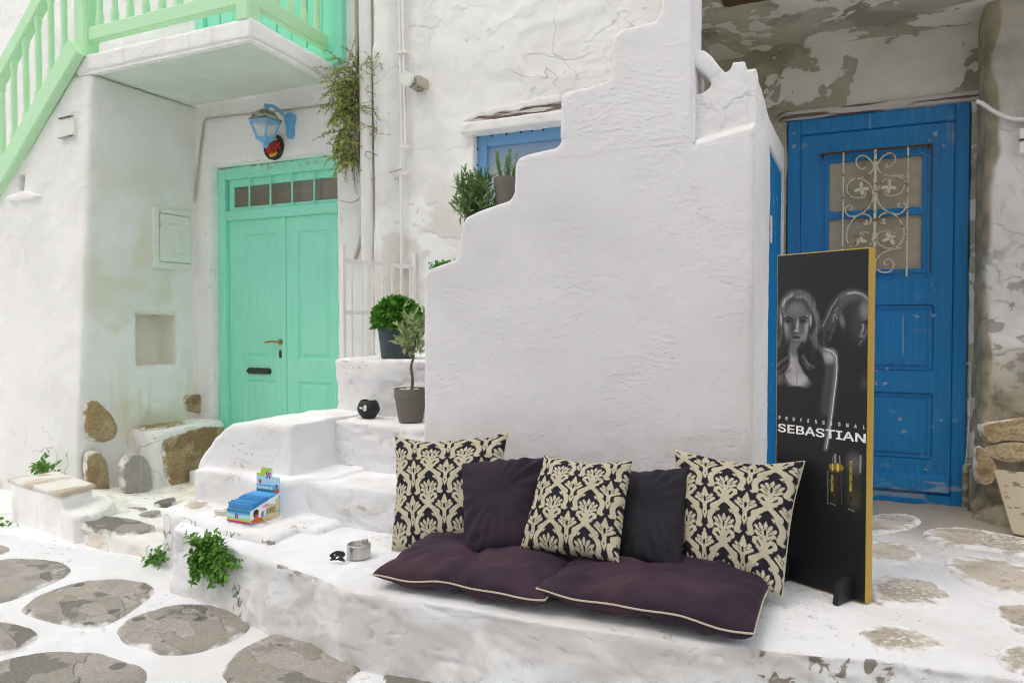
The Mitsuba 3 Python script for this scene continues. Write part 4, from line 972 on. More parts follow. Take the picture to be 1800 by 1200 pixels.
# balcony door of vertical boards
bd = h0 + '__balcony_door'
bx0, bx1 = (-5.185, 4.700, 3.904)[0], (-3.623, 4.700, 3.550)[0]
L(bd, 'tall mint green boarded balcony door behind the railing')
add(bd + '__stile', bevel(bx0, bx0 + 0.10, 4.66, 4.73, 3.33, 5.45, 0.006), 'mat_mintpaint', smooth=False)
add(bd + '__stile', bevel(bx1 - 0.06, bx1, 4.66, 4.73, 3.33, 5.45, 0.006), 'mat_mintpaint', smooth=False)
nb = 9
wd = (bx1 - 0.06 - bx0 - 0.10) / nb
for k_ in range(nb):
    a = bx0 + 0.10 + k_ * wd
    add(bd + '__plank', bevel(a + 0.003, a + wd - 0.003, 4.695 + 0.006 * (k_ % 2), 4.74, 3.33, 5.45, 0.006), 'mat_mintpaint', smooth=False)
add(bd + '__rail', bevel(bx0 + 0.10, bx1 - 0.06, 4.672, 4.70, 3.38, 3.49, 0.006), 'mat_mintpaint', smooth=False)

# ================================================================ balcony railing
br = thing('balcony_railing', 'light green wooden railing along the balcony and down the outside stair', 'railing')
RP = 'mat_railpaint'
A = np.array([-5.36, 3.80, 3.33]); C = np.array([-3.73, 3.80, 3.33]); W_ = np.array([-3.79, 4.66, 3.33])
for q_, w_ in ((A, 0.13), (C, 0.12)):
    add(br + '__post', bar(q_, q_ + [0, 0, 1.05], w_, w_, up=(0, 1, 0)), RP, smooth=False)
zb = 0.165
add(br + '__bottom_rail', bar(A + [0.06, 0, zb], C + [-0.05, 0, zb], 0.07, 0.105), RP, smooth=False)
add(br + '__bottom_rail', bar(C + [0, 0.05, zb], W_ + [0, 0, zb], 0.07, 0.105), RP, smooth=False)
add(br + '__top_rail', bar(A + [0.06, 0, 1.0], C + [-0.05, 0, 1.0], 0.09, 0.09), RP, smooth=False)
add(br + '__top_rail', bar(C + [0, 0.05, 1.0], W_ + [0, 0, 1.0], 0.09, 0.09), RP, smooth=False)
def spindle(a, b):
    a, b = np.array(a, float), np.array(b, float)
    t_ = np.array([0, 0.10, 0.14, 0.16, 0.5, 0.84, 0.86, 0.90, 1])
    r_ = np.array([0.029, 0.029, 0.026, 0.021, 0.024, 0.021, 0.026, 0.029, 0.029])
    return tube([a + (b - a) * s_ for s_ in t_], r_, 10)
for k_ in range(9):
    p_ = A + (C - A) * ((k_ + 0.9) / 9.8) + [0, 0, zb]
    add(br + '__baluster', spindle(p_ + [0, 0, 0.04], p_ + [0, 0, 0.80]), RP, smooth=40)
for k_ in range(5):
    p_ = C + (W_ - C) * ((k_ + 0.8) / 5.4) + [0, 0, zb]
    add(br + '__baluster', spindle(p_ + [0, 0, 0.04], p_ + [0, 0, 0.80]), RP, smooth=40)
s0, s1 = [np.array(p) for p in [(-5.354, 3.700, 3.364), (-6.391, 3.700, 2.376)]]
s0, s1 = s0.copy(), s1.copy()
dr_ = (s1 - s0) / np.linalg.norm(s1 - s0)
E2 = s1 + dr_ * 1.2
add(br + '__stringer', bar(s0 - dr_ * 0.02, E2, 0.075, 0.15), RP, smooth=False)
rise = np.array([0, 0, 0.80])
add(br + '__top_rail', bar(s0 + rise - dr_ * 0.02, E2 + rise, 0.08, 0.11), RP, smooth=False)
nsp = int(np.linalg.norm(E2 - s0) / 0.215)
for k_ in range(nsp):
    p_ = s0 + dr_ * (0.17 + k_ * 0.215)
    add(br + '__baluster', spindle(p_ + [0, 0, 0.06], p_ + rise - [0, 0, 0.03]), RP, smooth=40)

# unseen house added behind the camera to screen low sky and deepen shading
h3 = thing('house', 'unseen plain white house added across the alley to block low sky', 'house')
add(h3 + '__wall', XZ(Polygon([(-9, -0.3), (6, -0.3), (6, 4.8), (-9, 4.8)]).difference(Polygon([(-2.2, -0.2), (-1.2, -0.2), (-1.2, 2.1), (-2.2, 2.1)])), -2.7, -2.3), 'mat_whitewash', smooth=False)
add(h3 + '__door', bevel(-2.2, -1.2, -2.42, -2.36, 0.0, 2.1, 0.004), 'mat_bluepaint', smooth=False)  # invented door leaf on the added house

# low wall with a marble slab, and the step in front of the recess
ls = thing('low_wall', 'low white garden wall at the left with a marble slab on top', 'low wall')
slab = [(-5.102, 3.010, 0.270), (-5.061, 3.322, 0.270), (-4.419, 3.156, 0.270), (-4.375, 2.895, 0.270)]
sp_ = Polygon([p[:2] for p in slab])
lw = XY(sp_.buffer(-0.012), -0.2, 0.25) + XY([p[:2] for p in [(-4.459, 2.924, 0.150), (-4.191, 2.843, 0.150), (-4.129, 2.972, 0.150), (-4.296, 3.207, 0.150), (-4.668, 3.371, 0.150), (-5.009, 3.327, 0.150)]], -0.2, 0.165)
add(ls, soft(lw, 0.022, 5, 0.014, 5, 81), 'mat_whitewash', smooth=60)
add(ls + '__marble_slab', soft(XY(sp_, 0.252, 0.276), 0.02, 1, 0.002, 9, 82), 'mat_marble', smooth=40)
es = thing('entrance_step', 'worn cream step with flat grey stones leading into the left recess', 'step')
ep = [*[(-4.534, 2.954, 0.110), (-4.287, 2.907, 0.110), (-3.714, 2.805, 0.110), (-3.280, 2.732, 0.110)], (-3.30, 2.95), (-3.25, 3.6), (-3.3, 4.2), (-5.3, 4.4), (-5.3, 3.72), (-5.15, 3.60)]
def sink(v, n):
    k = np.clip((v[:, 1] - 3.0 + 0.35 * (v[:, 0] + 4.2)) / 0.7, 0, 1)
    v = v.copy(); v[:, 2] -= 0.085 * k * k * (3 - 2 * k)
    return v
add(es, soft(XY(ep, -0.2, 0.105), 0.022, 4, 0.013, 5, 83, extra=sink), 'mat_dampwall', smooth=60)
for s_, pts in enumerate([[(-4.306, 2.906, 0.115), (-4.294, 3.030, 0.115), (-4.057, 3.066, 0.115), (-3.844, 3.051, 0.115), (-3.678, 3.006, 0.115), (-3.721, 2.857, 0.115), (-3.907, 2.846, 0.115), (-4.167, 2.886, 0.115)], [(-4.458, 3.340, 0.062), (-4.420, 3.426, 0.062), (-4.299, 3.448, 0.062), (-4.236, 3.346, 0.062), (-4.317, 3.292, 0.062)], [(-4.174, 3.255, 0.075), (-4.189, 3.360, 0.075), (-4.136, 3.417, 0.075), (-4.058, 3.309, 0.075), (-4.098, 3.245, 0.075)], [(-4.423, 3.548, 0.050), (-4.478, 3.724, 0.050), (-4.441, 3.800, 0.050), (-4.314, 3.634, 0.050)]]):
    add(es + '__flat_stone', stone(np.array(pts), 0.010, (0, 0, 1), seed=90 + s_, sink=0.03, wob=0.012, rough_amp=0.003, rim=0.92), 'mat_paver', smooth=40)

# ================================================================ middle house: the cracked wall with the small window
h1 = thing('house', 'white cracked plaster house wall with a small blue window above the stairs', 'house')
win = [(-2.503, 4.720, 2.662), (-1.735, 4.720, 2.030)]
wx0, wz1 = win[0][0], win[0][2]
mw = Polygon([(-3.47, 0.2), (-0.62, 0.2), (-0.62, 5.6), (-3.47, 5.6)]).difference(Polygon([(wx0, 1.95), (-1.05, 1.95), (-1.05, wz1 + 0.14), (wx0 - 0.03, wz1 + 0.14), (wx0 - 0.03, wz1), (wx0, wz1)]))
def bulge(v, n):
    xa = (-3.237, 4.700, 2.463)[0]
    b = np.exp(-((v[:, 0] - xa) / 0.10) ** 4) * (v[:, 1] < 4.8)
    v = v.copy(); v[:, 1] -= 0.10 * b
    fl = meshkit.fbm(v * [2.2, 0, 2.2] + 5, 4, 17)
    v[:, 1] -= 0.012 * np.clip((fl - 0.5) * 14, 0, 1) * (v[:, 1] < 4.85)
    return v
add(h1 + '__wall', soft(XZ(mw, 4.72, 4.95), 0.026, 1, 0.013, 3.0, 101, extra=bulge), 'mat_crackwall', smooth=60)
add(h1 + '__dark_backing', box(-2.4, -0.7, 4.97, 5.02, 1.8, 3.0), 'mat_darkwood', smooth=False)  # dark backing added behind the window to keep sky light out
wn = h1 + '__window'
fz0 = 1.95
add(wn, cat(bevel(wx0, wx0 + 0.075, 4.775, 4.83, fz0, wz1, 0.004), bevel(wx0 + 0.075, -1.05, 4.775, 4.83, wz1 - 0.085, wz1, 0.004)), 'mat_windowblue', smooth=False, label='small window with a pale blue frame behind the plants on the stair')
add(wn + '__pane', box(wx0 + 0.075, -1.05, 4.80, 4.806, fz0, wz1 - 0.085), 'mat_curtain', smooth=False)
for px_ in [(-2.497, 4.770, 2.653), (-2.386, 4.770, 2.649), (-2.269, 4.770, 2.649), (-2.158, 4.770, 2.652), (-2.071, 4.770, 2.651), (-1.985, 4.770, 2.649), (-2.501, 4.770, 2.567), (-2.506, 4.770, 2.453)]:
    s_ = trimesh.creation.icosphere(1, 0.008); s_.apply_translation([px_[0], 4.774, px_[2]])
    add(wn + '__nail', s_, 'mat_black', smooth=True)
lt_ = [(-2.555, 4.680, 2.659), (-1.823, 4.680, 2.698)]
add(h1 + '__window_ledge', soft(bevel(wx0 - 0.09, -0.95, 4.655, 4.80, wz1 - 0.005, wz1 + 0.075, 0.01), 0.02, 2, 0.006, 9, 103), 'mat_crackwall', smooth=60)
add(h1 + '__timber_lintel', soft(bevel(wx0 - 0.015, -0.95, 4.70, 4.84, wz1 + 0.082, wz1 + 0.135, 0.008), 0.02, 1, 0.006, 12, 104), 'mat_oldwood', smooth=60)
flk = [(p[0], p[2]) for p in [(-2.578, 4.680, 2.758), (-2.504, 4.680, 2.806), (-2.413, 4.680, 2.787), (-2.350, 4.680, 2.827), (-2.161, 4.680, 2.827), (-2.104, 4.680, 2.836), (-1.823, 4.680, 2.853), (-1.823, 4.680, 2.800), (-1.969, 4.680, 2.796), (-2.096, 4.680, 2.796), (-2.161, 4.680, 2.773), (-2.270, 4.680, 2.790), (-2.350, 4.680, 2.772), (-2.449, 4.680, 2.779), (-2.495, 4.680, 2.765)]]
add(h1 + '__broken_render', soft(XZ(flk, 4.69, 4.80), 0.014, 1, 0.006, 12, 105), 'mat_whitewash', smooth=60)

# ================================================================ right house: recess with the blue door
h2 = thing('house', 'peeling house front with a tall blue door and overhanging ceiling on the right', 'house')
dx0, dx1, dzt = -0.386, 0.548, 2.505
dw = Polygon([(-0.82, 0.0), (3.6, 0.0), (3.6, 3.0), (-0.82, 3.0)]).difference(Polygon([(dx0, -0.1), (dx1, -0.1), (dx1, dzt), (dx0, dzt)]))
add(h2 + '__wall', soft(XZ(dw, 4.69, 4.95), 0.03, 1, 0.010, 3.5, 111), 'mat_peeling', smooth=60)
add(h2 + '__ceiling', soft(XY([(-0.86, 3.62), (3.6, 3.62), (3.6, 4.9), (-0.86, 4.9)], 2.92, 3.15), 0.035, 1, 0.016, 2.6, 112), 'mat_peeling', smooth=60)
add(h2 + '__wall', soft(YZ([(3.63, 2.37), (3.63, 3.05), (4.8, 3.05), (4.8, 2.37)], -0.845, -0.80), 0.03, 0, 0.010, 4, 113), 'mat_peeling', smooth=60)
rw = [(0.575, 4.42), (0.60, 4.395), (3.6, 4.36), (3.6, 4.72), (0.575, 4.72)]
def erode(v, n):
    k = np.clip((1.0 - v[:, 2]) / 0.6, 0, 1)
    return v + n * ((meshkit.fbm(v * [5, 5, 9] + 2, 4, 8) - 0.62) * 0.16 * k)[:, None]
add(h2 + '__wall', soft(XY(rw, 0.2, 3.0), 0.022, 1, 0.008, 4, 114, extra=erode), 'mat_greywall', smooth=60)
add(h2 + '__upper_wall', soft(box(-0.80, 3.6, 3.62, 3.86, 3.16, 5.6), 0.06, 1, 0.008, 4, 115), 'mat_whitewash', smooth=60)
bm = [(-0.574, 3.859, 2.900), (-0.253, 3.909, 2.900)]
add(h2 + '__timber_beam', soft(bevel(bm[0][0] - 0.05, bm[1][0] + 0.1, bm[0][1] - 0.09, bm[0][1] + 0.0, 2.885, 2.96, 0.01), 0.02, 1, 0.006, 9, 116), 'mat_darkwood', smooth=50)
# stones showing where the render has fallen off
for s_, pts in enumerate([[(0.583, 4.385, 0.800), (0.660, 4.385, 0.821), (0.755, 4.385, 0.838), (0.882, 4.385, 0.850), (0.895, 4.385, 0.751), (0.791, 4.385, 0.722), (0.685, 4.385, 0.726), (0.613, 4.385, 0.698), (0.581, 4.385, 0.748)], [(0.599, 4.385, 0.686), (0.697, 4.385, 0.710), (0.826, 4.385, 0.713), (0.906, 4.385, 0.732), (0.910, 4.385, 0.663), (0.781, 4.385, 0.631), (0.687, 4.385, 0.612), (0.619, 4.385, 0.635)], [(0.552, 4.400, 0.663), (0.591, 4.400, 0.683), (0.628, 4.400, 0.622), (0.646, 4.400, 0.566), (0.613, 4.400, 0.493), (0.556, 4.400, 0.500)]]):
    add(h2 + '__wall_stone', stone(np.array(pts), 0.016, (0.1, -1, 0), seed=120 + s_, sink=0.06, wob=0.02, rough_amp=0.020, rim=0.97, ch=1), 'mat_ochre', smooth=40)
add(h2 + '__lintel', soft(bevel(dx0 - 0.05, dx1 + 0.07, 4.655, 4.74, dzt - 0.004, dzt + 0.05, 0.01), 0.02, 2, 0.006, 7, 117), 'mat_oldwood', smooth=50)

add(h2 + '__dark_backing', box(-0.8, 1.0, 4.97, 5.02, 0.2, 2.9), 'mat_darkwood', smooth=False)  # added dark sheet behind the blue door, blocking sky light at its gaps
B, YB = h2 + '__door', 4.69
add(B, cat(bevel(dx0 + 0.004, dx0 + 0.075, YB - 0.005, YB + 0.07, 0.30, dzt - 0.004, 0.005), bevel(dx1 - 0.072, dx1 - 0.004, YB - 0.005, YB + 0.07, 0.30, dzt - 0.004, 0.005), bevel(dx0 + 0.075, dx1 - 0.072, YB - 0.005, YB + 0.07, dzt - 0.095, dzt - 0.004, 0.005), bevel(dx0 + 0.075, dx1 - 0.072, YB - 0.005, YB + 0.07, 0.295, 0.355, 0.005)),
    'mat_bluepaint', smooth=False, label='tall scuffed bright blue door with a glazed light and an iron grille')
lx0, lx1, lz0, lz1 = dx0 + 0.0755, dx1 - 0.0725, 0.3555, dzt - 0.0955
gp = [(-0.154, 4.700, 2.236), (0.322, 4.700, 1.919), (-0.148, 4.700, 1.910), (0.331, 4.700, 1.610)]
gx0, gx1 = gp[0][0], gp[1][0]
gz = [(0.089, 4.700, 2.240)[2], (0.092, 4.700, 1.953)[2], (0.093, 4.700, 1.911)[2], (0.096, 4.700, 1.611)[2]]
lf = bevel(lx0, lx1, YB + 0.012, YB + 0.06, lz0, lz1, 0.004) - box(gx0, gx1, 4.5, 4.9, gz[1], gz[0]) - box(gx0, gx1, 4.5, 4.9, gz[3], gz[2])
lf = lf - (box(gx0 - 0.05, gx1 + 0.05, YB - 0.1, YB + 0.022, gz[3] - 0.05, gz[0] + 0.05) - box(gx0 - 0.022, gx1 + 0.022, YB - 0.2, YB + 0.1, gz[3] - 0.022, gz[0] + 0.022))
pz = [((0.273, 4.700, 1.039)[2], (0.269, 4.700, 1.412)[2]), ((0.279, 4.700, 0.545)[2], (0.275, 4.700, 0.917)[2])]
px0, px1 = lx0 + 0.135, (0.386, 4.700, 1.206)[0]
ins = []
for a, b in pz:
    sh = Polygon([(px0, a), (px1, a), (px1, b), (px0, b)])
    lf = lf - XZ(sh.buffer(-0.02).buffer(0.02), YB, YB + 0.034)
    ins.append(XZ(sh.buffer(-0.045).buffer(0.01), YB + 0.022, YB + 0.036) + XZ(sh.buffer(-0.006).difference(sh.buffer(-0.022)), YB + 0.028, YB + 0.036))
add(B + '__leaf', lf, 'mat_bluepaint', smooth=False)
for s_ in ins:
    add(B + '__panel', s_, 'mat_bluepaint', smooth=False)
add(B + '__weather_bar', Manifold.hull_points(np.array([(x_, y_, z_) for x_ in (lx0 + 0.01, lx1 - 0.01) for y_, z_ in ((YB + 0.015, 0.47), (YB - 0.004, 0.455), (YB - 0.018, 0.375), (YB + 0.015, 0.365))])), 'mat_bluepaint', smooth=False)
for a, b in ((gz[1], gz[0]), (gz[3], gz[2])):
    add(B + '__pane', box(gx0 - 0.01, gx1 + 0.01, YB + 0.038, YB + 0.044, a - 0.01, b + 0.01), 'mat_dustpane', smooth=False)
# wrought iron grille
G = B + '__grille'
yg = 4.655
xc = (0.085, 4.655, 2.037)[0]
gb = [(-0.199, 4.655, 2.277), (0.361, 4.655, 2.286)]
zg = (gb[0][2] + gb[1][2]) / 2
add(G, cat(bar((gb[0][0], yg, zg), (gb[1][0], yg, zg), 0.008, 0.012), bar((gb[1][0], yg, zg + 0.006), (gb[1][0], yg, gz[3] - 0.03), 0.006, 0.008, (0, 1, 0)), bar((gb[0][0] + 0.01, yg, zg), (gb[0][0] + 0.01, yg + 0.06, zg), 0.01, 0.01), bar((gb[1][0] - 0.01, yg, zg), (gb[1][0] - 0.01, yg + 0.06, zg), 0.01, 0.01)), 'mat_darkwood', smooth=False)
for xv in ((-0.080, 4.655, 2.162)[0], (0.247, 4.655, 2.134)[0]):
    add(G + '__rod', tube([(xv, yg, zg), (xv, yg, gz[3] - 0.045)], 0.0055, 8), 'mat_grille', smooth=60)
tw = np.linspace(0, 1, 60)
add(G + '__rod', bar((xc, yg, zg), (xc, yg, gz[3] - 0.045), 0.015, 0.011, (0, 1, 0)), 'mat_grille', smooth=False)
curls = [
    [(0.027, 4.655, 2.200), (0.031, 4.655, 2.183), (0.011, 4.655, 2.180), (-0.011, 4.655, 2.205), (-0.013, 4.655, 2.233), (0.006, 4.655, 2.253), (0.034, 4.655, 2.250), (0.063, 4.655, 2.220), (0.075, 4.655, 2.189), (0.064, 4.655, 2.157), (0.039, 4.655, 2.138), (0.003, 4.655, 2.127), (-0.053, 4.655, 2.128)],
    [(0.018, 4.655, 2.042), (0.036, 4.655, 2.047), (0.033, 4.655, 2.025), (-0.004, 4.655, 2.018), (-0.037, 4.655, 2.026), (-0.059, 4.655, 2.060), (-0.056, 4.655, 2.100), (-0.030, 4.655, 2.122), (0.003, 4.655, 2.125), (0.039, 4.655, 2.107), (0.067, 4.655, 2.070), (0.076, 4.655, 2.033), (0.069, 4.655, 1.990), (0.044, 4.655, 1.950), (0.005, 4.655, 1.922), (-0.036, 4.655, 1.914), (-0.063, 4.655, 1.936), (-0.067, 4.655, 1.963), (-0.047, 4.655, 1.977), (-0.029, 4.655, 1.963), (-0.040, 4.655, 1.951)],
    [(0.034, 4.655, 1.882), (0.043, 4.655, 1.891), (0.042, 4.655, 1.872), (0.029, 4.655, 1.866), (0.049, 4.655, 1.866), (0.066, 4.655, 1.886), (0.057, 4.655, 1.911), (0.030, 4.655, 1.924), (0.003, 4.655, 1.921), (-0.032, 4.655, 1.890), (-0.055, 4.655, 1.845), (-0.060, 4.655, 1.796), (-0.045, 4.655, 1.751), (-0.008, 4.655, 1.725), (0.036, 4.655, 1.731), (0.072, 4.655, 1.762), (0.079, 4.655, 1.794), (0.064, 4.655, 1.814), (0.035, 4.655, 1.822), (0.014, 4.655, 1.817), (0.006, 4.655, 1.797)],
    [(-0.049, 4.655, 1.723), (-0.001, 4.655, 1.719), (0.036, 4.655, 1.703), (0.073, 4.655, 1.670), (0.080, 4.655, 1.637), (0.066, 4.655, 1.606), (0.037, 4.655, 1.591), (0.000, 4.655, 1.600), (-0.011, 4.655, 1.632), (-0.000, 4.655, 1.660), (0.025, 4.655, 1.663), (0.037, 4.655, 1.643), (0.022, 4.655, 1.631)],
]
for cpts in curls:
    cpts = np.array(cpts)
    cpts[:, 1] = yg + 0.001
    for sgn in (1, -1):
        q_ = cpts.copy(); q_[:, 0] = xc + (q_[:, 0] - xc) * sgn
        if sgn < 0:
            q_[:, 1] += 0.0005
        add(G + '__scroll', tube(spline(q_, 60), 0.0052, 6), 'mat_grille', smooth=60)
for zx, zy, rt in ((618, 605, 0.1), (600, 970, 2.6)):
    for sgn in (1, -1):
        c_ = np.array((0.016, 4.650, 2.069)) if zy < 700 else np.array((0.006, 4.650, 1.778))
        lb = shapely.union_all([affinity.rotate(affinity.scale(Point(0, 0.022).buffer(0.016), 0.72, 1.25), a, origin=(0, 0)) for a in (0, 105, -105, 180)])
        lb = affinity.rotate(lb, math.degrees(rt) * sgn, origin=(0, 0))
        lb = affinity.translate(lb, xc + (c_[0] - xc) * sgn, c_[2])
        add(G + '__iron_leaf', soft(XZ(lb, 4.645, 4.652), 0.008, 1, 0.003, 40, 7), 'mat_grille', smooth=50)
for z_ in [(0.083, 4.650, 2.200), (0.085, 4.650, 2.041), (0.087, 4.650, 1.779)]:
    add(G + '__clasp', bevel(xc - 0.017, xc + 0.017, 4.640, 4.668, z_[2] - 0.009, z_[2] + 0.009, 0.003), 'mat_grille', smooth=False)
# the second blue door, in the side of the stair wall
S2 = h2 + '__side_door'
add(S2, bevel(-0.435, -0.412, 3.925, 4.635, 0.3, 2.185, 0.004), 'mat_bluepaint', smooth=False, label='narrow blue door set in the side of the stair wall')
add(S2 + '__latch', bevel(-0.413, -0.402, 4.02, 4.05, 1.72, 1.86, 0.003), 'mat_ironwhite', smooth=False)

# things on the right house
wp = thing('water_pipe', 'old rusty water pipe bending along the wall foot beside the blue door', 'pipe')
pp = [np.array(p) for p in [(0.536, 4.600, 0.316), (0.534, 4.600, 0.508), (0.541, 4.600, 0.546), (0.573, 4.600, 0.554), (0.645, 4.600, 0.554), (0.750, 4.600, 0.559)]]
pp[0][2] = 0.29
add(wp, tube(spline(pp, 40), 0.016, 12), 'mat_rust', smooth=60)
cp = pp[-1] + [0.05, 0.0, 0.01]
add(wp + '__cap', lathe([(0, -0.03), (0.05, -0.03), (0.05, 0.01), (0.056, 0.012), (0.056, 0.03), (0, 0.034)], cp, 24), 'mat_rust', smooth=40)
cw = thing('cable', 'thin white cable running down the right edge of the blue door', 'cable')
scene[cw] = mikit.ply(tube(spline([np.array(p) for p in [(0.540, 4.670, 1.084), (0.553, 4.670, 1.097), (0.559, 4.670, 1.054), (0.557, 4.670, 0.776), (0.546, 4.670, 0.590), (0.545, 4.670, 0.521)]], 40), 0.004, 6), 'mat_ironwhite', smooth=60)
cr = thing('cable', 'sagging cream cable at the top right corner above the blue door', 'cable')
scene[cr] = mikit.ply(tube(spline([np.array(p) for p in [(0.530, 4.360, 2.416), (0.554, 4.360, 2.401), (0.601, 4.360, 2.359), (0.656, 4.360, 2.322), (0.708, 4.360, 2.305), (0.823, 4.360, 2.305)]], 40), 0.011, 8), 'mat_pipe', smooth=60)
wsn = thing('wall_sign', 'small white metal plate on the far right wall at the frame edge', 'sign')
sg = [(0.710, 4.370, 2.257), (0.804, 4.370, 2.136)]
scene[wsn] = mikit.ply(bevel(sg[0][0], sg[0][0] + 0.16, 4.345, 4.36, sg[1][2], sg[0][2], 0.003), 'mat_ironwhite', smooth=False)
sr = np.array((0.720, 4.340, 2.199))
add(wsn + '__screw', lathe([(0, -0.004), (0.012, -0.004), (0.010, 0.004), (0, 0.006)], sr, 12), 'mat_darkwood', smooth=True)
lb_ = thing('leaning_board', 'weathered chipboard panel leaning on the wall at the far right', 'board')
b0 = [np.array(p) for p in ((0.676, 4.146, 0.346), (0.626, 4.361, 0.571))]
e_ = np.array([1.0, -0.25, 0.0]) * 0.45
nv = np.cross(e_, b0[1] - b0[0]); nv = nv / np.linalg.norm(nv) * 0.018
b0[0][2] = 0.305
scene[lb_] = mikit.ply(soft(Manifold.hull_points(np.array([b0[0], b0[1], b0[0] + e_, b0[1] + e_, b0[0] + nv, b0[1] + nv, b0[0] + e_ + nv, b0[1] + e_ + nv])), 0.02, 1, 0.003, 20, 5), 'mat_chipboard', smooth=40)
# heap of fallen earth at the wall foot
hp_ = [np.array([x_, y_, 0]) for x_, y_ in ((0.52, 4.45), (0.62, 4.34), (0.80, 4.26), (1.1, 4.2), (1.3, 4.3), (1.2, 4.5), (0.6, 4.6))]
hm = stone([p + [0, 0, 0.295] for p in hp_], 0.11, (0, 0, 1), seed=140, sink=0.03, wob=0.05, rough_amp=0.02, rim=0.55)
add('pavement__fallen_earth', hm, 'mat_greywall', smooth=50, label='heap of fallen plaster and earth at the wall foot')

# ================================================================ pipes, lamps and cables of the left and middle house
dp = thing('drain_pipe', 'white plastic drain pipe running down the wall beside the mint green door', 'pipe')
dt, db = np.array((-3.385, 4.655, 3.921)), np.array((-3.363, 4.655, 1.083))
scene[dp] = mikit.ply(tube([[dt[0], 4.625, 5.5], [(dt[0] + db[0]) / 2, 4.625, 3], [db[0], 4.625, 1.0]], 0.046, 24), 'mat_pipe', smooth=60)
for y_ in (412, 150):
    z_ = np.array((-3.374, 4.655, 1.984)) if y_ == 412 else np.array((-3.385, 4.655, 3.879))
    ang = np.linspace(0, 2 * np.pi, 25)[:-1]
    add(dp + '__clip', tube(np.stack([z_[0] + 0.049 * np.cos(ang), 4.625 + 0.049 * np.sin(ang), z_[2] + 0 * ang], 1), 0.006, 6, closed=True), 'mat_pipe', smooth=60)
hs = thing('hose', 'faded brown hose hanging down the wall left of the drain pipe', 'hose')
scene[hs] = mikit.ply(tube(spline([np.array(p) for p in [(-3.483, 4.660, 3.900), (-3.480, 4.660, 3.513), (-3.467, 4.660, 3.123), (-3.459, 4.660, 2.691), (-3.439, 4.660, 2.343), (-3.441, 4.660, 2.040), (-3.463, 4.660, 1.911), (-3.506, 4.660, 1.804)]], 60), 0.015, 8), 'mat_cable', smooth=60)
hs2 = thing('cable', 'thin brown cable squeezed between the drain pipe and the wall bulge', 'cable')
scene[hs2] = mikit.ply(tube(spline([np.array(p) for p in [(-3.349, 4.670, 3.878), (-3.337, 4.670, 3.237), (-3.329, 4.670, 2.637), (-3.322, 4.670, 2.121), (-3.313, 4.670, 1.819), (-3.309, 4.670, 1.516)]], 50), 0.006, 8), 'mat_cable', smooth=60)
cd = thing('conduit', 'pair of thin white conduits down the cracked wall right of the drain pipe', 'conduit')
for off in (0.0, 0.030):
    add(cd + '__tube', tube([np.array(p) + [off, 0, 0] for p in [(-3.104, 4.670, 3.873), (-3.092, 4.670, 3.201), (-3.079, 4.670, 2.633)]], 0.011, 8), 'mat_pipe', smooth=60)
add(cd + '__tube', tube(spline([np.array(p) for p in [(-3.070, 4.665, 2.652), (-3.081, 4.665, 2.548), (-3.086, 4.665, 2.443), (-3.083, 4.665, 2.021), (-3.085, 4.665, 1.598), (-3.086, 4.665, 1.343)]], 40), 0.014, 10), 'mat_pipe', smooth=60)
for p_ in [(-3.070, 4.660, 3.308), (-3.062, 4.660, 2.616), (-3.073, 4.660, 2.416), (-3.081, 4.660, 1.724)]:
    add(cd + '__clip', bevel(p_[0] - 0.04, p_[0] + 0.05, 4.645, 4.69, p_[2] - 0.008, p_[2] + 0.008, 0.002), 'mat_pipe', smooth=False)
c2 = thing('cable', 'painted cable round the recess corner above the mint green door', 'cable')
scene[c2] = mikit.ply(tube([np.array(p) for p in [(-3.605, 4.700, 3.031), (-3.798, 4.700, 3.029), (-4.054, 4.700, 3.034), (-4.351, 4.700, 3.042), (-4.660, 4.700, 3.056), (-4.949, 4.700, 3.066), (-5.102, 4.700, 3.070), (-5.129, 4.700, 3.039), (-5.144, 4.700, 2.947), (-5.173, 4.700, 2.818), (-5.195, 4.700, 2.683), (-5.225, 4.700, 2.489), (-5.247, 4.700, 2.382), (-5.275, 4.700, 2.294)]], 0.009, 6), 'mat_cable', smooth=60)
c3 = thing('cable', 'thin wire across the wall bulge beside the drain pipe', 'cable')
scene[c3] = mikit.ply(tube(spline([np.array(p) for p in [(-3.636, 4.635, 2.258), (-3.464, 4.635, 2.246), (-3.285, 4.635, 2.421), (-3.192, 4.635, 2.434), (-3.061, 4.635, 2.448)]], 30), 0.005, 6), 'mat_cable', smooth=60)
ft = thing('wall_fitting', 'round grey capped pipe end sticking out high on the white wall', 'wall fitting')
fc = np.array((-2.957, 4.600, 3.066))
def ycyl(c, r, y0, y1, n=28):
    m_ = trimesh.creation.cylinder(r, y1 - y0, sections=n); m_.apply_transform(trimesh.transformations.rotation_matrix(math.pi / 2, [1, 0, 0])); m_.apply_translation([c[0], (y0 + y1) / 2, c[2]]); return m_
scene[ft] = mikit.ply(ycyl(fc, 0.045, 4.55, 4.74), 'mat_rust', smooth=40)
add(ft + '__cap', ycyl(fc, 0.050, 4.535, 4.565), 'mat_hatch', smooth=40)
add(ft + '__bracket', bevel(fc[0] + 0.04, fc[0] + 0.075, 4.60, 4.74, fc[2] - 0.03, fc[2] + 0.035, 0.004), 'mat_cable', smooth=False)

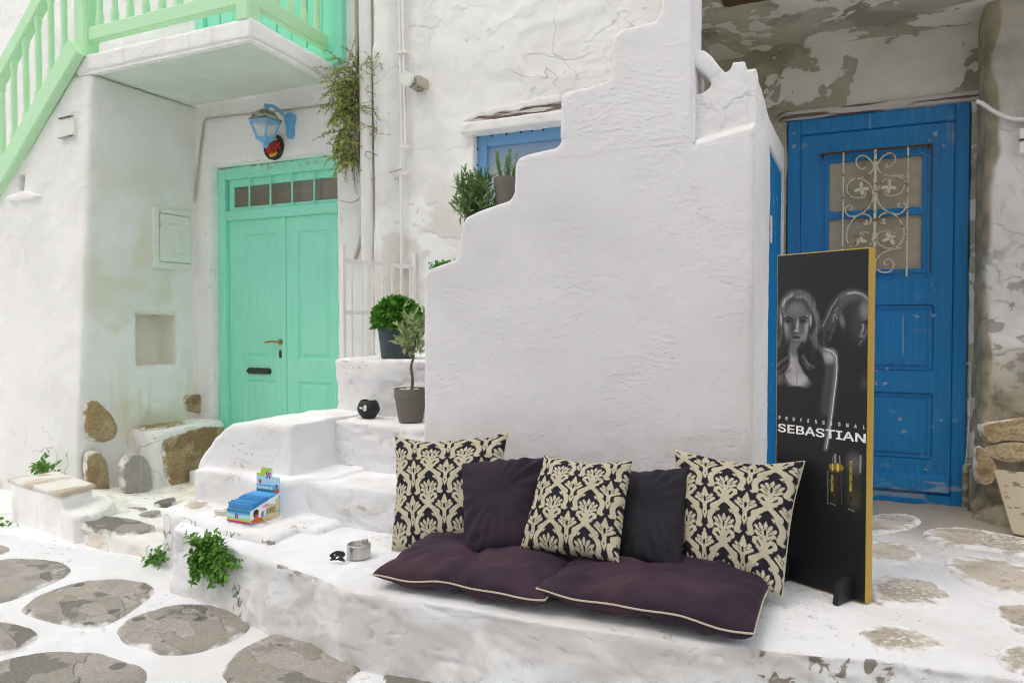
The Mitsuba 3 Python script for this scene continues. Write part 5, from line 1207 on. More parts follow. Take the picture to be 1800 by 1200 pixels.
# lantern
ln = thing('wall_lantern', 'light blue four sided wall lantern above the mint green door', 'lantern')
lc = np.array((-4.275, 4.530, 2.989))
ly = 4.53; lxx = lc[0]
zc = (-4.276, 4.530, 2.904)[2]; z_b = (-4.278, 4.530, 2.774)[2]
def ring4(r, z): return [np.array([lxx + r * math.cos(a), ly + r * math.sin(a), z]) for a in np.array([0.25, 0.75, 1.25, 1.75]) * math.pi]
tp, bt = ring4(0.112, zc), ring4(0.062, z_b)
add(ln + '__frame', cat([bar(tp[k_], bt[k_], 0.014, 0.014, (0.3, 0.4, 0.2)) for k_ in range(4)], [bar(tp[k_], tp[(k_ + 1) % 4], 0.02, 0.018) for k_ in range(4)], [bar(bt[k_], bt[(k_ + 1) % 4], 0.014, 0.014) for k_ in range(4)],
    Manifold.hull_points(np.array(ring4(0.080, z_b) + ring4(0.03, z_b - 0.035))), lathe([(0, -0.02), (0.012, -0.018), (0.022, 0), (0.012, 0.014), (0.012, 0.03), (0, 0.03)], [lxx, ly, z_b - 0.055], 16)), 'mat_lantern', smooth=30)
ta, ba = ring4(0.105, zc - 0.01), ring4(0.057, z_b + 0.006)
for k_ in range(4):
    n2 = (k_ + 1) % 4
    add(ln + '__pane', (np.array([ta[k_], ta[n2], ba[n2], ba[k_]]), np.array([[0, 1, 2, 3]])), 'mat_glass', smooth=False)
add(ln + '__roof', cat(Manifold.hull_points(np.array(ring4(0.132, zc + 0.012) + ring4(0.118, zc + 0.026))), Manifold.hull_points(np.array(ring4(0.110, zc + 0.026) + ring4(0.078, zc + 0.075))), Manifold.hull_points(np.array(ring4(0.078, zc + 0.075) + ring4(0.03, zc + 0.10)))), 'mat_rust', smooth=20)
add(ln + '__bulb', lathe([(0, -0.06), (0.018, -0.05), (0.028, -0.025), (0.024, 0.0), (0.013, 0.02), (0.013, 0.05), (0, 0.05)], [lxx, ly, zc - 0.035], 20), 'mat_paper', smooth=50)
add(ln + '__bracket', cat(tube(spline([(lxx + 0.03, ly, zc + 0.10), (lxx, ly, zc + 0.125), (lxx + 0.02, ly + 0.05, zc + 0.14), (lxx + 0.06, 4.66, zc + 0.09), (lxx + 0.10, 4.70, zc + 0.03)], 24), 0.013, 8), tube([(lxx, ly, zc + 0.09), (lxx, ly, zc + 0.15)], [0.02, 0.004], 8)), 'mat_lantern', smooth=50)
bpl = Polygon(LineString([(lxx + 0.10, zc - 0.07), (lxx + 0.10, zc + 0.07)]).buffer(0.032)).union(Point(lxx + 0.10, zc + 0.055).buffer(0.05))
add(ln + '__back_plate', XZ(bpl, 4.69, 4.725), 'mat_lantern', smooth=30)
# fish plaque
fp = thing('fish_plaque', 'round ceramic plaque with a red fish below the blue lantern', 'plaque')
fc_ = np.array((-4.351, 4.710, 2.753))
fx, fz = fc_[0], fc_[2]
def disc(shape, y0, y1): return XZ(affinity.translate(shape, fx, fz), y0, y1)
scene[fp] = mikit.ply(disc(affinity.scale(Point(0, 0).buffer(0.104, 24), 0.92, 1.0), 4.692, 4.722), 'mat_plate', smooth=30)
fish = affinity.scale(Point(-0.005, 0).buffer(0.07), 0.92, 0.86).union(Polygon([(0.04, 0.0), (0.085, 0.035), (0.078, 0.0), (0.088, -0.035)])).union(Polygon([(-0.06, 0.02), (-0.085, 0.028), (-0.06, 0.0)]))
add(fp + '__fish', soft(disc(fish, 4.676, 4.694), 0.008, 1, 0.0012, 60, 3), 'mat_red', smooth=50)
for sgn in (1, -1):
    fin = Polygon([(-0.03, 0.05 * sgn), (-0.035, 0.078 * sgn), (-0.015, 0.085 * sgn), (0.02, 0.08 * sgn), (0.05, 0.062 * sgn), (0.045, 0.035 * sgn), (0, 0.06 * sgn)]).buffer(0)
    add(fp + '__fin', disc(fin, 4.6885, 4.694), 'mat_yellow', smooth=False)
add(fp + '__eye', disc(Point(-0.035, 0.012).buffer(0.012), 4.670, 4.682), 'mat_skyblue', smooth=30)
for q_ in (-0.01, 0.012, 0.034):
    add(fp + '__stripe', disc(LineString([(q_, 0.045), (q_ + 0.015, 0.0), (q_, -0.045)]).buffer(0.0025), 4.673, 4.682), 'mat_plate', smooth=False)

# iron gate on the landing
ig = thing('iron_gate', 'low white iron gate with thin bars on the upper stair landing', 'gate')
g0, g1 = np.array([-3.085, 3.97, 1.08]), np.array([-2.985, 4.70, 1.08])
gd = g1 - g0
zt_ = (-3.073, 4.059, 1.724)[2]
zm = (-3.073, 4.056, 1.380)[2]
add(ig + '__post', bar(g0, g0 + [0, 0, zt_ - 1.08 + 0.10], 0.030, 0.030, (0, 1, 0)), 'mat_ironwhite', smooth=False)
add(ig + '__post', bar(g1 - gd * 0.02, g1 - gd * 0.02 + [0, 0, zt_ - 1.08 + 0.11], 0.028, 0.028, (0, 1, 0)), 'mat_ironwhite', smooth=False)
for z_ in (zt_, zm):
    add(ig + '__rail', bar([g0[0], g0[1], z_], [g1[0], g1[1], z_], 0.012, 0.028), 'mat_ironwhite', smooth=False)
for k_ in range(7):
    p_ = g0 + gd * ((k_ + 0.8) / 7.4)
    add(ig + '__bar', tube([p_, [p_[0], p_[1], zt_]], 0.0075, 8), 'mat_ironwhite', smooth=60)

# ================================================================ plants
rsd = np.random.default_rng
def pot(key, at, h, r0, r1, rim, matn, soil=True):
    """Tapered flower pot with a collar: h high, r0 at the foot, r1 at the rim."""
    prof = [(0, 0), (r0 * 0.96, 0), (r0, 0.008), (r1 * 0.955, h - rim), (r1 * 0.955, h - rim), (r1, h - rim + 0.004), (r1 * 1.02, h - 0.004), (r1 * 1.0, h), (r1 * 0.93, h - 0.002), (r1 * 0.90, h - 0.03), (0, h - 0.03)]
    add(key + '__pot', lathe(prof, at, 44), matn, smooth=35)
    if soil:
        p_ = np.array(at) + [0, 0, h - 0.028]
        m_ = stone([p_ + [r1 * 0.90 * math.cos(a), r1 * 0.90 * math.sin(a), 0] for a in np.linspace(0, 2 * np.pi, 14)[:-1]], 0.014, (0, 0, 1), seed=3, sink=0.01, wob=0.0, rough_amp=0.006, rim=0.9)
        add(key + '__soil', m_, 'mat_soil', smooth=40)

# basil in a dark bucket
pb = thing('potted_basil', 'round bushy green basil in a dark blue grey bucket on the stair landing', 'potted plant')
ba_ = np.array((-2.939, 4.370, 1.092))
ba_ = np.array([-2.50, 4.02, 1.092]) if False else np.array((-2.624, 3.920, 1.128)); ba_[2] = 1.088
add(pb + '__pot', lathe([(0, 0), (0.098, 0), (0.102, 0.006), (0.124, 0.195), (0.132, 0.198), (0.132, 0.206), (0.124, 0.208), (0.124, 0.20), (0.11, 0.17), (0, 0.17)], ba_, 44), 'mat_bucket', smooth=35)
add(pb + '__rim', lathe([(0.126, 0.206), (0.134, 0.206), (0.135, 0.222), (0.128, 0.226), (0.122, 0.222)], ba_, 44), 'mat_ironwhite', smooth=35)
r_ = rsd(5)
n_ = 2600
th, cz = r_.uniform(0, 2 * np.pi, n_), r_.uniform(-0.30, 1, n_)
dirs = np.stack([np.sqrt(1 - cz ** 2) * np.cos(th), np.sqrt(1 - cz ** 2) * np.sin(th), cz], 1)
lump = 1 + 0.16 * (meshkit.fbm(dirs * 2.6 + 4, 3, 6) - 0.5) * 2
rad = r_.uniform(0.70, 0.99, n_) ** 0.6
ctr = ba_ + [0.0, 0, 0.235]
pos = ctr + dirs * [0.142, 0.142, 0.135] * (rad * lump)[:, None]
add(pb + '__foliage', leaves(pos, dirs + [0, 0, 0.15], 0.036, 0.58, 0.22, 6, 0.45), 'mat_basil', smooth=False)
core = trimesh.creation.icosphere(3, 1.0); core.vertices *= [0.085, 0.085, 0.085]; core.apply_translation(ctr)
add(pb + '__stem', cat([tube([ba_ + [0.03 * math.cos(a), 0.03 * math.sin(a), 0.16], ctr + np.array([0.09 * math.cos(a), 0.09 * math.sin(a), 0.06 + 0.05 * math.sin(a * 3)])], [0.006, 0.002], 6) for a in np.linspace(0, 6.28, 14)]), 'mat_weed', smooth=60)

def branchy(root, tips, r0, seed, wander=0.02, n=9):
    r_ = rsd(seed)
    out = []
    for t_ in tips:
        p_ = np.linspace(root, t_, n)
        p_[1:-1] += r_.normal(0, wander, (n - 2, 3)) * np.sin(np.linspace(0, np.pi, n))[1:-1, None]
        out.append(p_)
    return out

# little olive tree
po = thing('potted_olive_tree', 'small olive tree with a thin trunk in a taupe pot beside the stepped wall', 'potted tree')
oa = np.array((-2.262, 3.508, 0.758))
pot(po, oa, 0.185, 0.068, 0.092, 0.055, 'mat_taupe')
for a, d_ in ((0.4, 0.03), (2.3, 0.05), (3.6, 0.045), (5.0, 0.052)):
    m_ = trimesh.creation.icosphere(2, 1.0); m_.vertices *= [0.024, 0.02, 0.013]; m_.vertices = rough(m_.vertices, m_.vertices, 0.002, 40, 2); m_.apply_translation(oa + [d_ * math.cos(a), d_ * math.sin(a), 0.172])
    add(po + '__pebble', m_, 'mat_pebble', smooth=True)
tk = spline([oa + [0.0, 0, 0.15], oa + [0.012, 0, 0.24], oa + [0.004, 0.0, 0.31], oa + [0.018, 0.0, 0.36], oa + [0.014, 0.0, 0.40]], 24)
add(po + '__trunk', tube(tk, np.linspace(0.0095, 0.006, 24), 8), 'mat_bark', smooth=60)
top = tk[-1]
tips = [top + np.array(v) * [1, 1, 0.80] for v in ((-0.10, -0.02, 0.06), (-0.085, 0.03, 0.13), (-0.06, -0.04, 0.17), (-0.03, 0.03, 0.22), (-0.035, -0.03, 0.30), (0.02, 0.02, 0.17), (0.03, -0.03, 0.25), (0.055, 0.02, 0.20), (0.07, -0.02, 0.10), (0.06, 0.05, 0.29), (-0.02, 0.06, 0.13), (-0.07, -0.03, 0.10), (0.10, 0.0, 0.04), (0.02, -0.07, 0.10), (-0.02, -0.06, 0.06), (0.085, 0.01, 0.16))]
brs = branchy(top - [0, 0, 0.02], tips, 0.004, 8, 0.008)
add(po + '__branch', cat([tube(b, np.linspace(0.0035, 0.0012, len(b)), 5) for b in brs]), 'mat_bark', smooth=60)
P_, A_ = [], []
r_ = rsd(9)
for b in brs:
    s_ = np.linspace(0.25, 1, 26)
    q_ = np.stack([np.interp(s_ * (len(b) - 1), np.arange(len(b)), b[:, k]) for k in range(3)], 1)
    d_ = np.gradient(q_, axis=0); d_ /= np.linalg.norm(d_, axis=1, keepdims=True)
    P_.append(q_); A_.append(d_ + r_.normal(0, 0.55, q_.shape) + [0, 0, 0.25])
add(po + '__foliage', leaves(np.vstack(P_), np.vstack(A_), 0.050, 0.24, 0.15, 10, 0.15), 'mat_olive', smooth=False)

# leafy shrub in a pot on the wall step and the rosemary pot
def wallpot_tree(key, base, spread, hgt, seed, nt, leaf_len, leaf_w, matn, per=22, up=0.35):
    r_ = rsd(seed)
    tips = []
    for k in range(nt):
        a = r_.uniform(0, 2 * np.pi); rr = r_.uniform(0.15, 1) ** 0.6
        tips.append(base + [spread * rr * math.cos(a), spread * rr * math.sin(a), hgt * (0.25 + 0.75 * math.sqrt(max(1 - (rr * 0.8) ** 2, 0)) * r_.uniform(0.55, 1.05)) - spread * 0.5 * (rr > 0.85)])
    brs = branchy(base, tips, 0.004, seed, 0.012)
    add(key + '__branch', cat([tube(b, np.linspace(0.004, 0.0015, len(b)), 5) for b in brs]), 'mat_bark', smooth=60)
    P_, A_ = [], []
    for b in brs:
        s_ = np.linspace(0.3, 1, per)
        q_ = np.stack([np.interp(s_ * (len(b) - 1), np.arange(len(b)), b[:, k]) for k in range(3)], 1)
        d_ = np.gradient(q_, axis=0); d_ /= np.linalg.norm(d_, axis=1, keepdims=True)
        P_.append(q_); A_.append(d_ + r_.normal(0, 0.55, q_.shape) + [0, 0, up])
    add(key + '__foliage', leaves(np.vstack(P_), np.vstack(A_), leaf_len, leaf_w, 0.2, seed, 0.2), matn, smooth=False)
ps = thing('potted_shrub', 'bushy narrow leaved green shrub on the wall step in front of the small window', 'potted plant')
sb = np.array((-1.902, 3.620, 1.848))
pot(ps, sb - [0, 0, 0.10], 0.13, 0.05, 0.07, 0.03, 'mat_taupe')
wallpot_tree(ps, sb + [-0.015, 0, 0.02], 0.145, 0.285, 12, 54, 0.052, 0.22, 'mat_shrub', 22)
pr = thing('potted_rosemary', 'upright rosemary in a taupe pot on the stepped wall by the small window', 'potted plant')
rb = np.array((-1.722, 3.620, 1.939))
pot(pr, rb - [0, 0, 0.01], 0.16, 0.050, 0.066, 0.055, 'mat_taupe')
P_, A_ = [], []
st = []
r_ = rsd(14)
for k in range(12):
    a, l_ = r_.uniform(0, 6.28), r_.uniform(0.08, 0.19)
    t0 = rb + [0.03 * math.cos(a), 0.03 * math.sin(a), 0.13]
    t1 = t0 + [0.03 * math.cos(a), 0.03 * math.sin(a), l_]
    st.append(tube([t0, (t0 + t1) / 2 + r_.normal(0, 0.005, 3), t1], [0.002, 0.0018, 0.001], 5))
    s_ = np.linspace(0.1, 1, 60)[:, None]
    P_.append(t0 + (t1 - t0) * s_)
    b = r_.uniform(0, 6.28, 60)
    A_.append(np.stack([np.cos(b), np.sin(b), np.full(60, 1.1)], 1))
add(pr + '__stem', cat(st), 'mat_bark', smooth=60)
add(pr + '__foliage', leaves(np.vstack(P_), np.vstack(A_), 0.022, 0.16, 0.1, 15, 0.15), 'mat_weed', smooth=False)
ph = thing('potted_herb', 'low green herb just showing over the lowest step of the stepped wall', 'potted plant')
hb_ = np.array((-2.075, 3.620, 1.603))
pot(ph, hb_ - [0, 0, 0.12], 0.12, 0.05, 0.075, 0.03, 'mat_taupe')
r_ = rsd(16)
n_ = 320
q_ = np.stack([r_.normal(0, 0.045, n_), r_.normal(0, 0.04, n_), r_.uniform(-0.01, 0.035, n_)], 1)
add(ph + '__foliage', leaves(hb_ + q_ - [0.01, 0, 0], q_ * 6 + [0, 0, 0.5], 0.026, 0.5, 0.2, 17, 0.5), 'mat_basil', smooth=False)

def weed(name, label, root, tips, seed, leaf_len, per=14, matn='mat_weed', cat_='weed', width=0.5, sub=3, spread=0.05):
    key = thing(name, label, cat_)
    r_ = rsd(seed)
    brs = []
    for t_ in tips:
        t_ = np.array(t_, float)
        for k in range(sub):
            o = r_.normal(0, spread, 3) * [1, 0.7, 1]
            mid_p = (root + t_) / 2 + [0, -0.03, 0.03] + o * 0.6
            brs.append(spline([root + r_.normal(0, 0.015, 3), mid_p, t_ + o], 12))
    add(key + '__stem', cat([tube(b, np.linspace(0.0035, 0.0012, len(b)), 5) for b in brs]), matn, smooth=60)
    P_, A_ = [], []
    for b in brs:
        s_ = np.linspace(0.3, 1, per)
        q_ = np.stack([np.interp(s_ * (len(b) - 1), np.arange(len(b)), b[:, k]) for k in range(3)], 1)
        P_.append(q_); A_.append(np.gradient(q_, axis=0) / 0.03 + r_.normal(0, 0.7, q_.shape) + [0, -0.35, 0.1])
    add(key + '__foliage', leaves(np.vstack(P_), np.vstack(A_), leaf_len, width, 0.2, seed + 1, 0.2), matn, smooth=False)
    return key
wr = np.array((-2.727, 2.541, 0.189))
weed('wall_plant', 'large green weed growing out of the base of the side block beside the street', wr,
     [(-2.773, 2.475, 0.296), (-2.680, 2.456, 0.352), (-2.591, 2.438, 0.341), (-2.774, 2.475, 0.202), (-2.681, 2.456, 0.260), (-2.570, 2.434, 0.268), (-2.505, 2.421, 0.254), (-2.752, 2.470, 0.140), (-2.638, 2.448, 0.164), (-2.528, 2.426, 0.186), (-2.616, 2.443, 0.129), (-2.776, 2.475, 0.103), (-2.705, 2.461, 0.176), (-2.485, 2.417, 0.221), (-2.548, 2.430, 0.310), (-2.658, 2.452, 0.316), (-2.822, 2.484, 0.193)], 21, 0.031, 20, sub=5, spread=0.020)
wr = np.array((-3.401, 2.784, -0.019))
weed('wall_plant', 'small green weed beside the worn step at the left end of the block', wr, [(-3.399, 2.731, 0.089), (-3.330, 2.713, 0.118), (-3.239, 2.690, 0.115), (-3.375, 2.725, 0.033), (-3.270, 2.698, 0.070), (-3.209, 2.682, 0.098), (-3.289, 2.703, 0.015), (-3.414, 2.734, 0.009)], 22, 0.034, 10, sub=2, spread=0.018)
wr = np.array((-5.464, 3.500, 0.191))
weed('wall_plant', 'small weed sprouting behind the marble slab against the left house', wr, [(-5.565, 3.480, 0.229), (-5.484, 3.480, 0.261), (-5.364, 3.480, 0.329), (-5.314, 3.480, 0.233), (-5.398, 3.480, 0.285), (-5.512, 3.480, 0.208), (-5.275, 3.480, 0.253)], 23, 0.045, 8, sub=2, spread=0.02)
wr = np.array((-5.051, 2.950, -0.058))
weed('wall_plant', 'small weed at the left frame edge at the foot of the low wall', wr, [(-5.046, 2.930, -0.015), (-4.997, 2.930, 0.017), (-4.938, 2.930, 0.001), (-4.974, 2.930, -0.033), (-5.094, 2.930, -0.002), (-5.138, 2.930, -0.044)], 24, 0.035, 8, sub=2, spread=0.02)

# hanging creeper left of the drain pipe
cp_ = thing('climbing_plant', 'yellowish green creeper hanging over the balcony end and down along the drain pipe', 'climbing plant')
r_ = rsd(31)
strands, P_, A_ = [], [], []
for k in range(190):
    s_ = r_.uniform(0, 1)
    a = np.array((-3.462, 4.620, 3.240)); b = np.array((-3.505, 4.620, 2.385))
    p_ = a + (b - a) * s_ * 0.85 + [r_.normal(0, 0.04), r_.uniform(-0.06, 0.03), 0]
    dr2 = np.array([r_.normal(-0.55, 0.45), r_.normal(-0.35, 0.35), r_.normal(0.2, 0.6)])
    q_ = [p_]
    L_ = r_.uniform(0.10, 0.30) * (1.15 - 0.45 * s_)
    for t_ in range(9):
        dr2 = dr2 + r_.normal(0, 0.22, 3) + [0, 0, -0.16]
        dr2 /= np.linalg.norm(dr2)
        q_.append(q_[-1] + dr2 * L_ / 9)
    q_ = np.array(q_)
    q_[:, 1] = np.minimum(q_[:, 1], 4.70)
    strands.append(q_)
    m_ = 24
    t2 = np.linspace(0.15, 1, m_) * 9
    w_ = np.stack([np.interp(t2, np.arange(10), q_[:, c]) for c in range(3)], 1)
    P_.append(w_); A_.append(r_.normal(0, 0.8, (m_, 3)) + np.gradient(w_, axis=0) * 60 + [0, -0.2, 0.2])
for k in range(14):
    p_ = np.array((-3.455, 4.660, 3.380)) + [r_.normal(0, 0.03), r_.uniform(-0.05, 0.01), r_.uniform(-0.1, 0.12)]
    strands.append(spline([p_, p_ + [r_.normal(-0.05, 0.05), -0.03, -0.45], p_ + [r_.normal(-0.02, 0.03), 0, -1.0]], 20))
for k in range(16):
    x_ = (-3.266, 4.600, 3.289)[0]
    p_ = np.array([x_ + r_.normal(0, 0.025), 4.58 + r_.uniform(-0.03, 0.04), 1]); p_[2] = (-3.266, 4.600, 3.289)[2] - r_.uniform(0, 1) * 0.75
    q_ = spline([p_, p_ + [r_.normal(0, 0.05), -0.03, 0.03], p_ + [r_.normal(0.0, 0.09), -0.04, r_.normal(0.02, 0.06)]], 8)
    strands.append(q_)
    P_.append(q_); A_.append(r_.normal(0, 0.8, q_.shape) + [0, -0.2, 0.2])
add(cp_ + '__stem', cat([tube(b, np.linspace(0.0026, 0.001, len(b)), 5) for b in strands]), 'mat_bark', smooth=60)
add(cp_ + '__foliage', leaves(np.vstack(P_), np.vstack(A_), 0.024, 0.46, 0.2, 33, 0.2), 'mat_creeper', smooth=False)

# ================================================================ things on the steps and the ledge
bw_ = thing('stone_bowl', 'round black stone bowl with crumpled paper on the upper step', 'bowl')
bc = np.array((-2.572, 3.540, 0.757))
bm_ = lathe([(0, 0), (0.034, 0), (0.040, 0.004), (0.062, 0.035), (0.066, 0.055), (0.058, 0.085), (0.046, 0.102), (0.041, 0.104), (0.040, 0.098), (0.052, 0.075), (0.052, 0.04), (0, 0.02)], bc, 40)
scene[bw_] = mikit.ply(bm_, 'mat_black', smooth=50)
pp_ = Polygon([(-0.03, 0), (0.028, 0.004), (0.02, 0.028), (0.008, 0.018), (-0.012, 0.020)])
pm = XZ(affinity.translate(pp_, bc[0] + 0.018, bc[2] + 0.098), bc[1] - 0.004, bc[1] + 0.004)
tg = thing('paper_scrap', 'crumpled white paper scrap sticking out of the black bowl', 'paper')
scene[tg] = mikit.ply(soft(pm, 0.006, 1, 0.008, 30, 4), 'mat_paper', smooth=False)
for sh_ in (Polygon([(-0.026, 0), (-0.004, -0.003), (-0.003, 0.006), (-0.025, 0.009)]), Polygon([(0.0, -0.014), (0.016, -0.012), (0.018, 0.012), (0.010, 0.022), (0.0, 0.014), (0.006, 0.004)])):
    z0_ = bc[2] + 0.060
    fy = bc[1] - math.sqrt(0.0655 ** 2 - 0.02 ** 2) - 0.002
    add(bw_ + '__worn_mark', XZ(affinity.translate(sh_, bc[0] + 0.012, z0_), fy - 0.004, fy + 0.006), 'mat_hatch', smooth=False)

at_ = thing('ashtray', 'round brushed steel ashtray standing on the white ledge', 'ashtray')
ac = np.array((-1.924, 2.574, 0.306))
scene[at_] = mikit.ply(lathe([(0, 0), (0.049, 0), (0.051, 0.003), (0.051, 0.054), (0.049, 0.057), (0.044, 0.057), (0.042, 0.053), (0.041, 0.048), (0, 0.032)], ac, 56), 'mat_steel', smooth=30)
cnt = Polygon([(0, 0), (0.024, -0.004), (0.022, 0.006), (0.004, 0.012)])
add(at_ + '__cigarette_rest', bevel(ac[0] - 0.012, ac[0] + 0.012, ac[1] + 0.036, ac[1] + 0.052, ac[2] + 0.050, ac[2] + 0.066, 0.002), 'mat_steel', smooth=False)
ob = thing('ornament', 'small black cut-out ornament beside the steel ashtray', 'ornament')
og = Polygon([(0, 2.6), (2.2, 4.6), (4.5, 5.6), (7.5, 5.8), (7.6, 5.2), (8.2, 5.3), (8.6, 5.7), (10.2, 5.0), (11, 3.6), (10.4, 2.2), (8.8, 1.4), (11, -0.9), (9.6, -0.7), (6.5, -0.1), (3, -0.4), (0.8, -0.9), (1, 0.6), (2, 0.9)])
og = og.difference(Polygon([(2.6, 2.7), (4.6, 4.2), (4.2, 3.0), (5.2, 2.3), (8.6, 2.4), (6.4, 1.4), (5.8, 0.9), (6.8, 0.3), (3.6, 0.2), (4.8, 1.2)]))
oc = np.array((-2.002, 2.472, 0.308))
og = affinity.translate(affinity.scale(og, 0.0062, 0.0062, origin=(0, 0)), oc[0], 0.316)
m_ = tm(XZ(og, -0.006, 0.006))
m_.apply_translation([-oc[0], 0, 0]); m_.apply_transform(trimesh.transformations.rotation_matrix(math.radians(14), [0, 0, 1])); m_.apply_translation([oc[0] + 0.004, oc[1], 0])
scene[ob] = mikit.ply(m_, 'mat_black', smooth=False)

# box of picture cards
cbx = thing('card_box', 'colourful cardboard display box full of blue card packs on the ledge', 'display box')
a_ = np.array((-2.770, 2.657, 0.345)); b_ = np.array((-2.614, 2.651, 0.345)); c_ = np.array((-2.597, 2.844, 0.345))
fx_ = b_ - a_; sx_ = c_ - b_; fx_[2] = sx_[2] = 0
wF, wS = np.linalg.norm(fx_), np.linalg.norm(sx_)
fx_, sx_ = fx_ / wF, sx_ / wS
sx_ = sx_ - fx_ * (sx_ @ fx_); sx_ /= np.linalg.norm(sx_)
O_ = a_.copy(); O_[2] = 0.343
def loc(man):
    """box coordinates: x along the front, y back along the side, z up."""
    M_ = np.eye(4); M_[:3, 0], M_[:3, 1], M_[:3, 2], M_[:3, 3] = fx_, sx_, [0, 0, 1], O_
    m_ = tm(man) if hasattr(man, 'to_mesh') else man.copy()
    m_.apply_transform(M_)
    return m_
hF, hB, hd = 0.066, 0.118, 0.235
sidep = Polygon([(0, 0), (wS, 0), (wS, hB), (0.0, hF)])
def sideslab(poly, x0, x1): return YZ(poly, x0, x1)
add(cbx + '__tray', cat(loc(sideslab(sidep, 0, 0.002)), loc(sideslab(sidep, wF - 0.002, wF)), loc(box(0.002, wF - 0.002, 0, 0.002, 0, hF)), loc(box(0.002, wF - 0.002, 0.002, wS - 0.002, 0.0, 0.002))), 'mat_paleblue', smooth=False)
hs_ = Polygon([(0, 0), (wF, 0), (wF, hd - 0.042), (wF * 0.68, hd - 0.042), (wF * 0.68, hd), (wF * 0.22, hd), (wF * 0.18, hd - 0.030), (0, hd - 0.030)])
add(cbx + '__header_card', loc(XZ(hs_, wS - 0.003, wS)), 'mat_paleblue', smooth=False, label='tall stepped header card at the back of the box')
nc = 11
r_ = rsd(44)
for k in range(nc):
    y0_ = 0.006 + (wS - 0.014) * k / nc
    y1_ = y0_ + (wS - 0.014) / nc - 0.0015
    lift = 0.006 * r_.uniform(-1, 1) + 0.030 * (k / nc)
    hh_ = 0.098 + lift * 0.7
    add(cbx + '__card_pack', loc(bevel(0.003, wF - 0.003 - 0.004 * r_.uniform(0, 1), y0_, y1_, 0.004, hh_, 0.0015)), 'mat_cardblue' if k < 7 else 'mat_cardblue_light', smooth=False)
# flat print on the front, side and header
def fr_print(name, sh, m_, lay=1):
    add(cbx + name, loc(XZ(sh, -0.0004 * lay, 0.0004)), m_, smooth=False)
def sd_print(name, sh, m_, lay=1):
    add(cbx + name, loc(YZ(sh, wF - 0.0004, wF + 0.0004 * lay)), m_, smooth=False)
def hd_print(name, sh, m_, lay=1):
    add(cbx + name, loc(XZ(sh, wS - 0.003 - 0.0004 * lay, wS - 0.0026)), m_, smooth=False)
def rect(x0, y0, x1, y1): return Polygon([(x0, y0), (x1, y0), (x1, y1), (x0, y1)])
def emblem(cx, cy, s, put, name):
    for dx, m_, ar in ((-0.28, 'mat_purple', ((-0.75, 0.35), (-0.45, -0.95))), (0.28, 'mat_magenta', ((0.75, 0.55), (0.45, -0.95)))):
        ringp = Point(dx, 0.15).buffer(0.45).difference(Point(dx, 0.15).buffer(0.27))
        arms = shapely.union_all([LineString([(dx, -0.1), ar[1]]).buffer(0.10), LineString([(dx * 1.4, 0.3), ar[0]]).buffer(0.09), LineString([(dx * 1.6 - 0.2, -0.62), (dx * 1.6 + 0.2, -0.62)]).buffer(0.09)]).difference(Point(dx, 0.15).buffer(0.27))
        put(name, affinity.translate(affinity.scale(ringp.union(arms), s, s, origin=(0, 0)), cx, cy), m_, 3 + (dx > 0))
fr_print('__front_print', rect(0.002, 0.002, wF - 0.002, 0.012), 'mat_magenta')
fr_print('__front_print', Polygon([(0.002, 0.012), (wF - 0.002, 0.012), (wF - 0.002, 0.030), (wF * 0.5, 0.022), (0.002, 0.026)]), 'mat_lime')
fr_print('__front_print', rect(0.002, 0.052, wF - 0.002, hF - 0.001), 'mat_teal')
fr_print('__front_print', rect(0.002, 0.043, wF - 0.002, 0.052), 'mat_skyblue')
emblem(wF * 0.42, 0.037, 0.016, fr_print, '__emblem')
sd_print('__side_print', Polygon([(0.001, 0.001), (wS - 0.001, 0.001), (wS - 0.001, hB - 0.004), (0.001, hF - 0.003)]), 'mat_paper')
sd_print('__side_print', Polygon([(wS * 0.45, 0.022), (wS - 0.002, 0.022), (wS - 0.002, hB - 0.010), (wS * 0.72, hB - 0.034), (wS * 0.6, 0.05)]), 'mat_skyblue', 2)
sd_print('__side_print', Polygon([(wS * 0.55, 0.060), (wS * 0.9, 0.070), (wS * 0.95, hB - 0.016), (wS * 0.7, hB - 0.036)]), 'mat_paper', 3)
sd_print('__side_print', rect(wS * 0.30, 0.002, wS - 0.002, 0.020), 'mat_sand', 2)
sd_print('__side_print', rect(wS * 0.002, 0.002, wS * 0.16, 0.022), 'mat_skyblue', 2)
tx0, tx1 = wS * 0.52, wS * 0.86
sd_print('__temple', Polygon([(tx0 - 0.004, 0.058), (tx1 + 0.002, 0.062), ((tx0 + tx1) / 2, 0.078)]), 'mat_sand', 4)
sd_print('__temple', rect(tx0, 0.024, tx1, 0.030), 'mat_sand', 4)
sd_print('__temple', rect(tx0, 0.030, tx1, 0.056), 'mat_ink', 3)
for k in range(7):
    xx = tx0 + (tx1 - tx0) * (k + 0.25) / 7
    sd_print('__column', rect(xx, 0.030, xx + 0.0048, 0.057), 'mat_sand', 4)
sd_print('__tower', rect(wS * 0.84, 0.030, wS * 0.965, 0.078).union(rect(wS * 0.83, 0.078, wS * 0.975, 0.084)).union(affinity.scale(Point(wS * 0.90, 0.084).buffer(0.013), 1, 0.7)), 'mat_sand', 5)
sd_print('__face', affinity.scale(Point(wS * 0.20, 0.044).buffer(0.014), 0.9, 1.25), 'mat_skin', 3)
sd_print('__hair', affinity.scale(Point(wS * 0.19, 0.056).buffer(0.016), 0.95, 0.7).union(affinity.scale(Point(wS * 0.125, 0.045).buffer(0.007), 0.8, 2.0)), 'mat_hair', 4)
sd_print('__glasses', LineString([(wS * 0.16, 0.046), (wS * 0.26, 0.044)]).buffer(0.0022), 'mat_ink', 5)
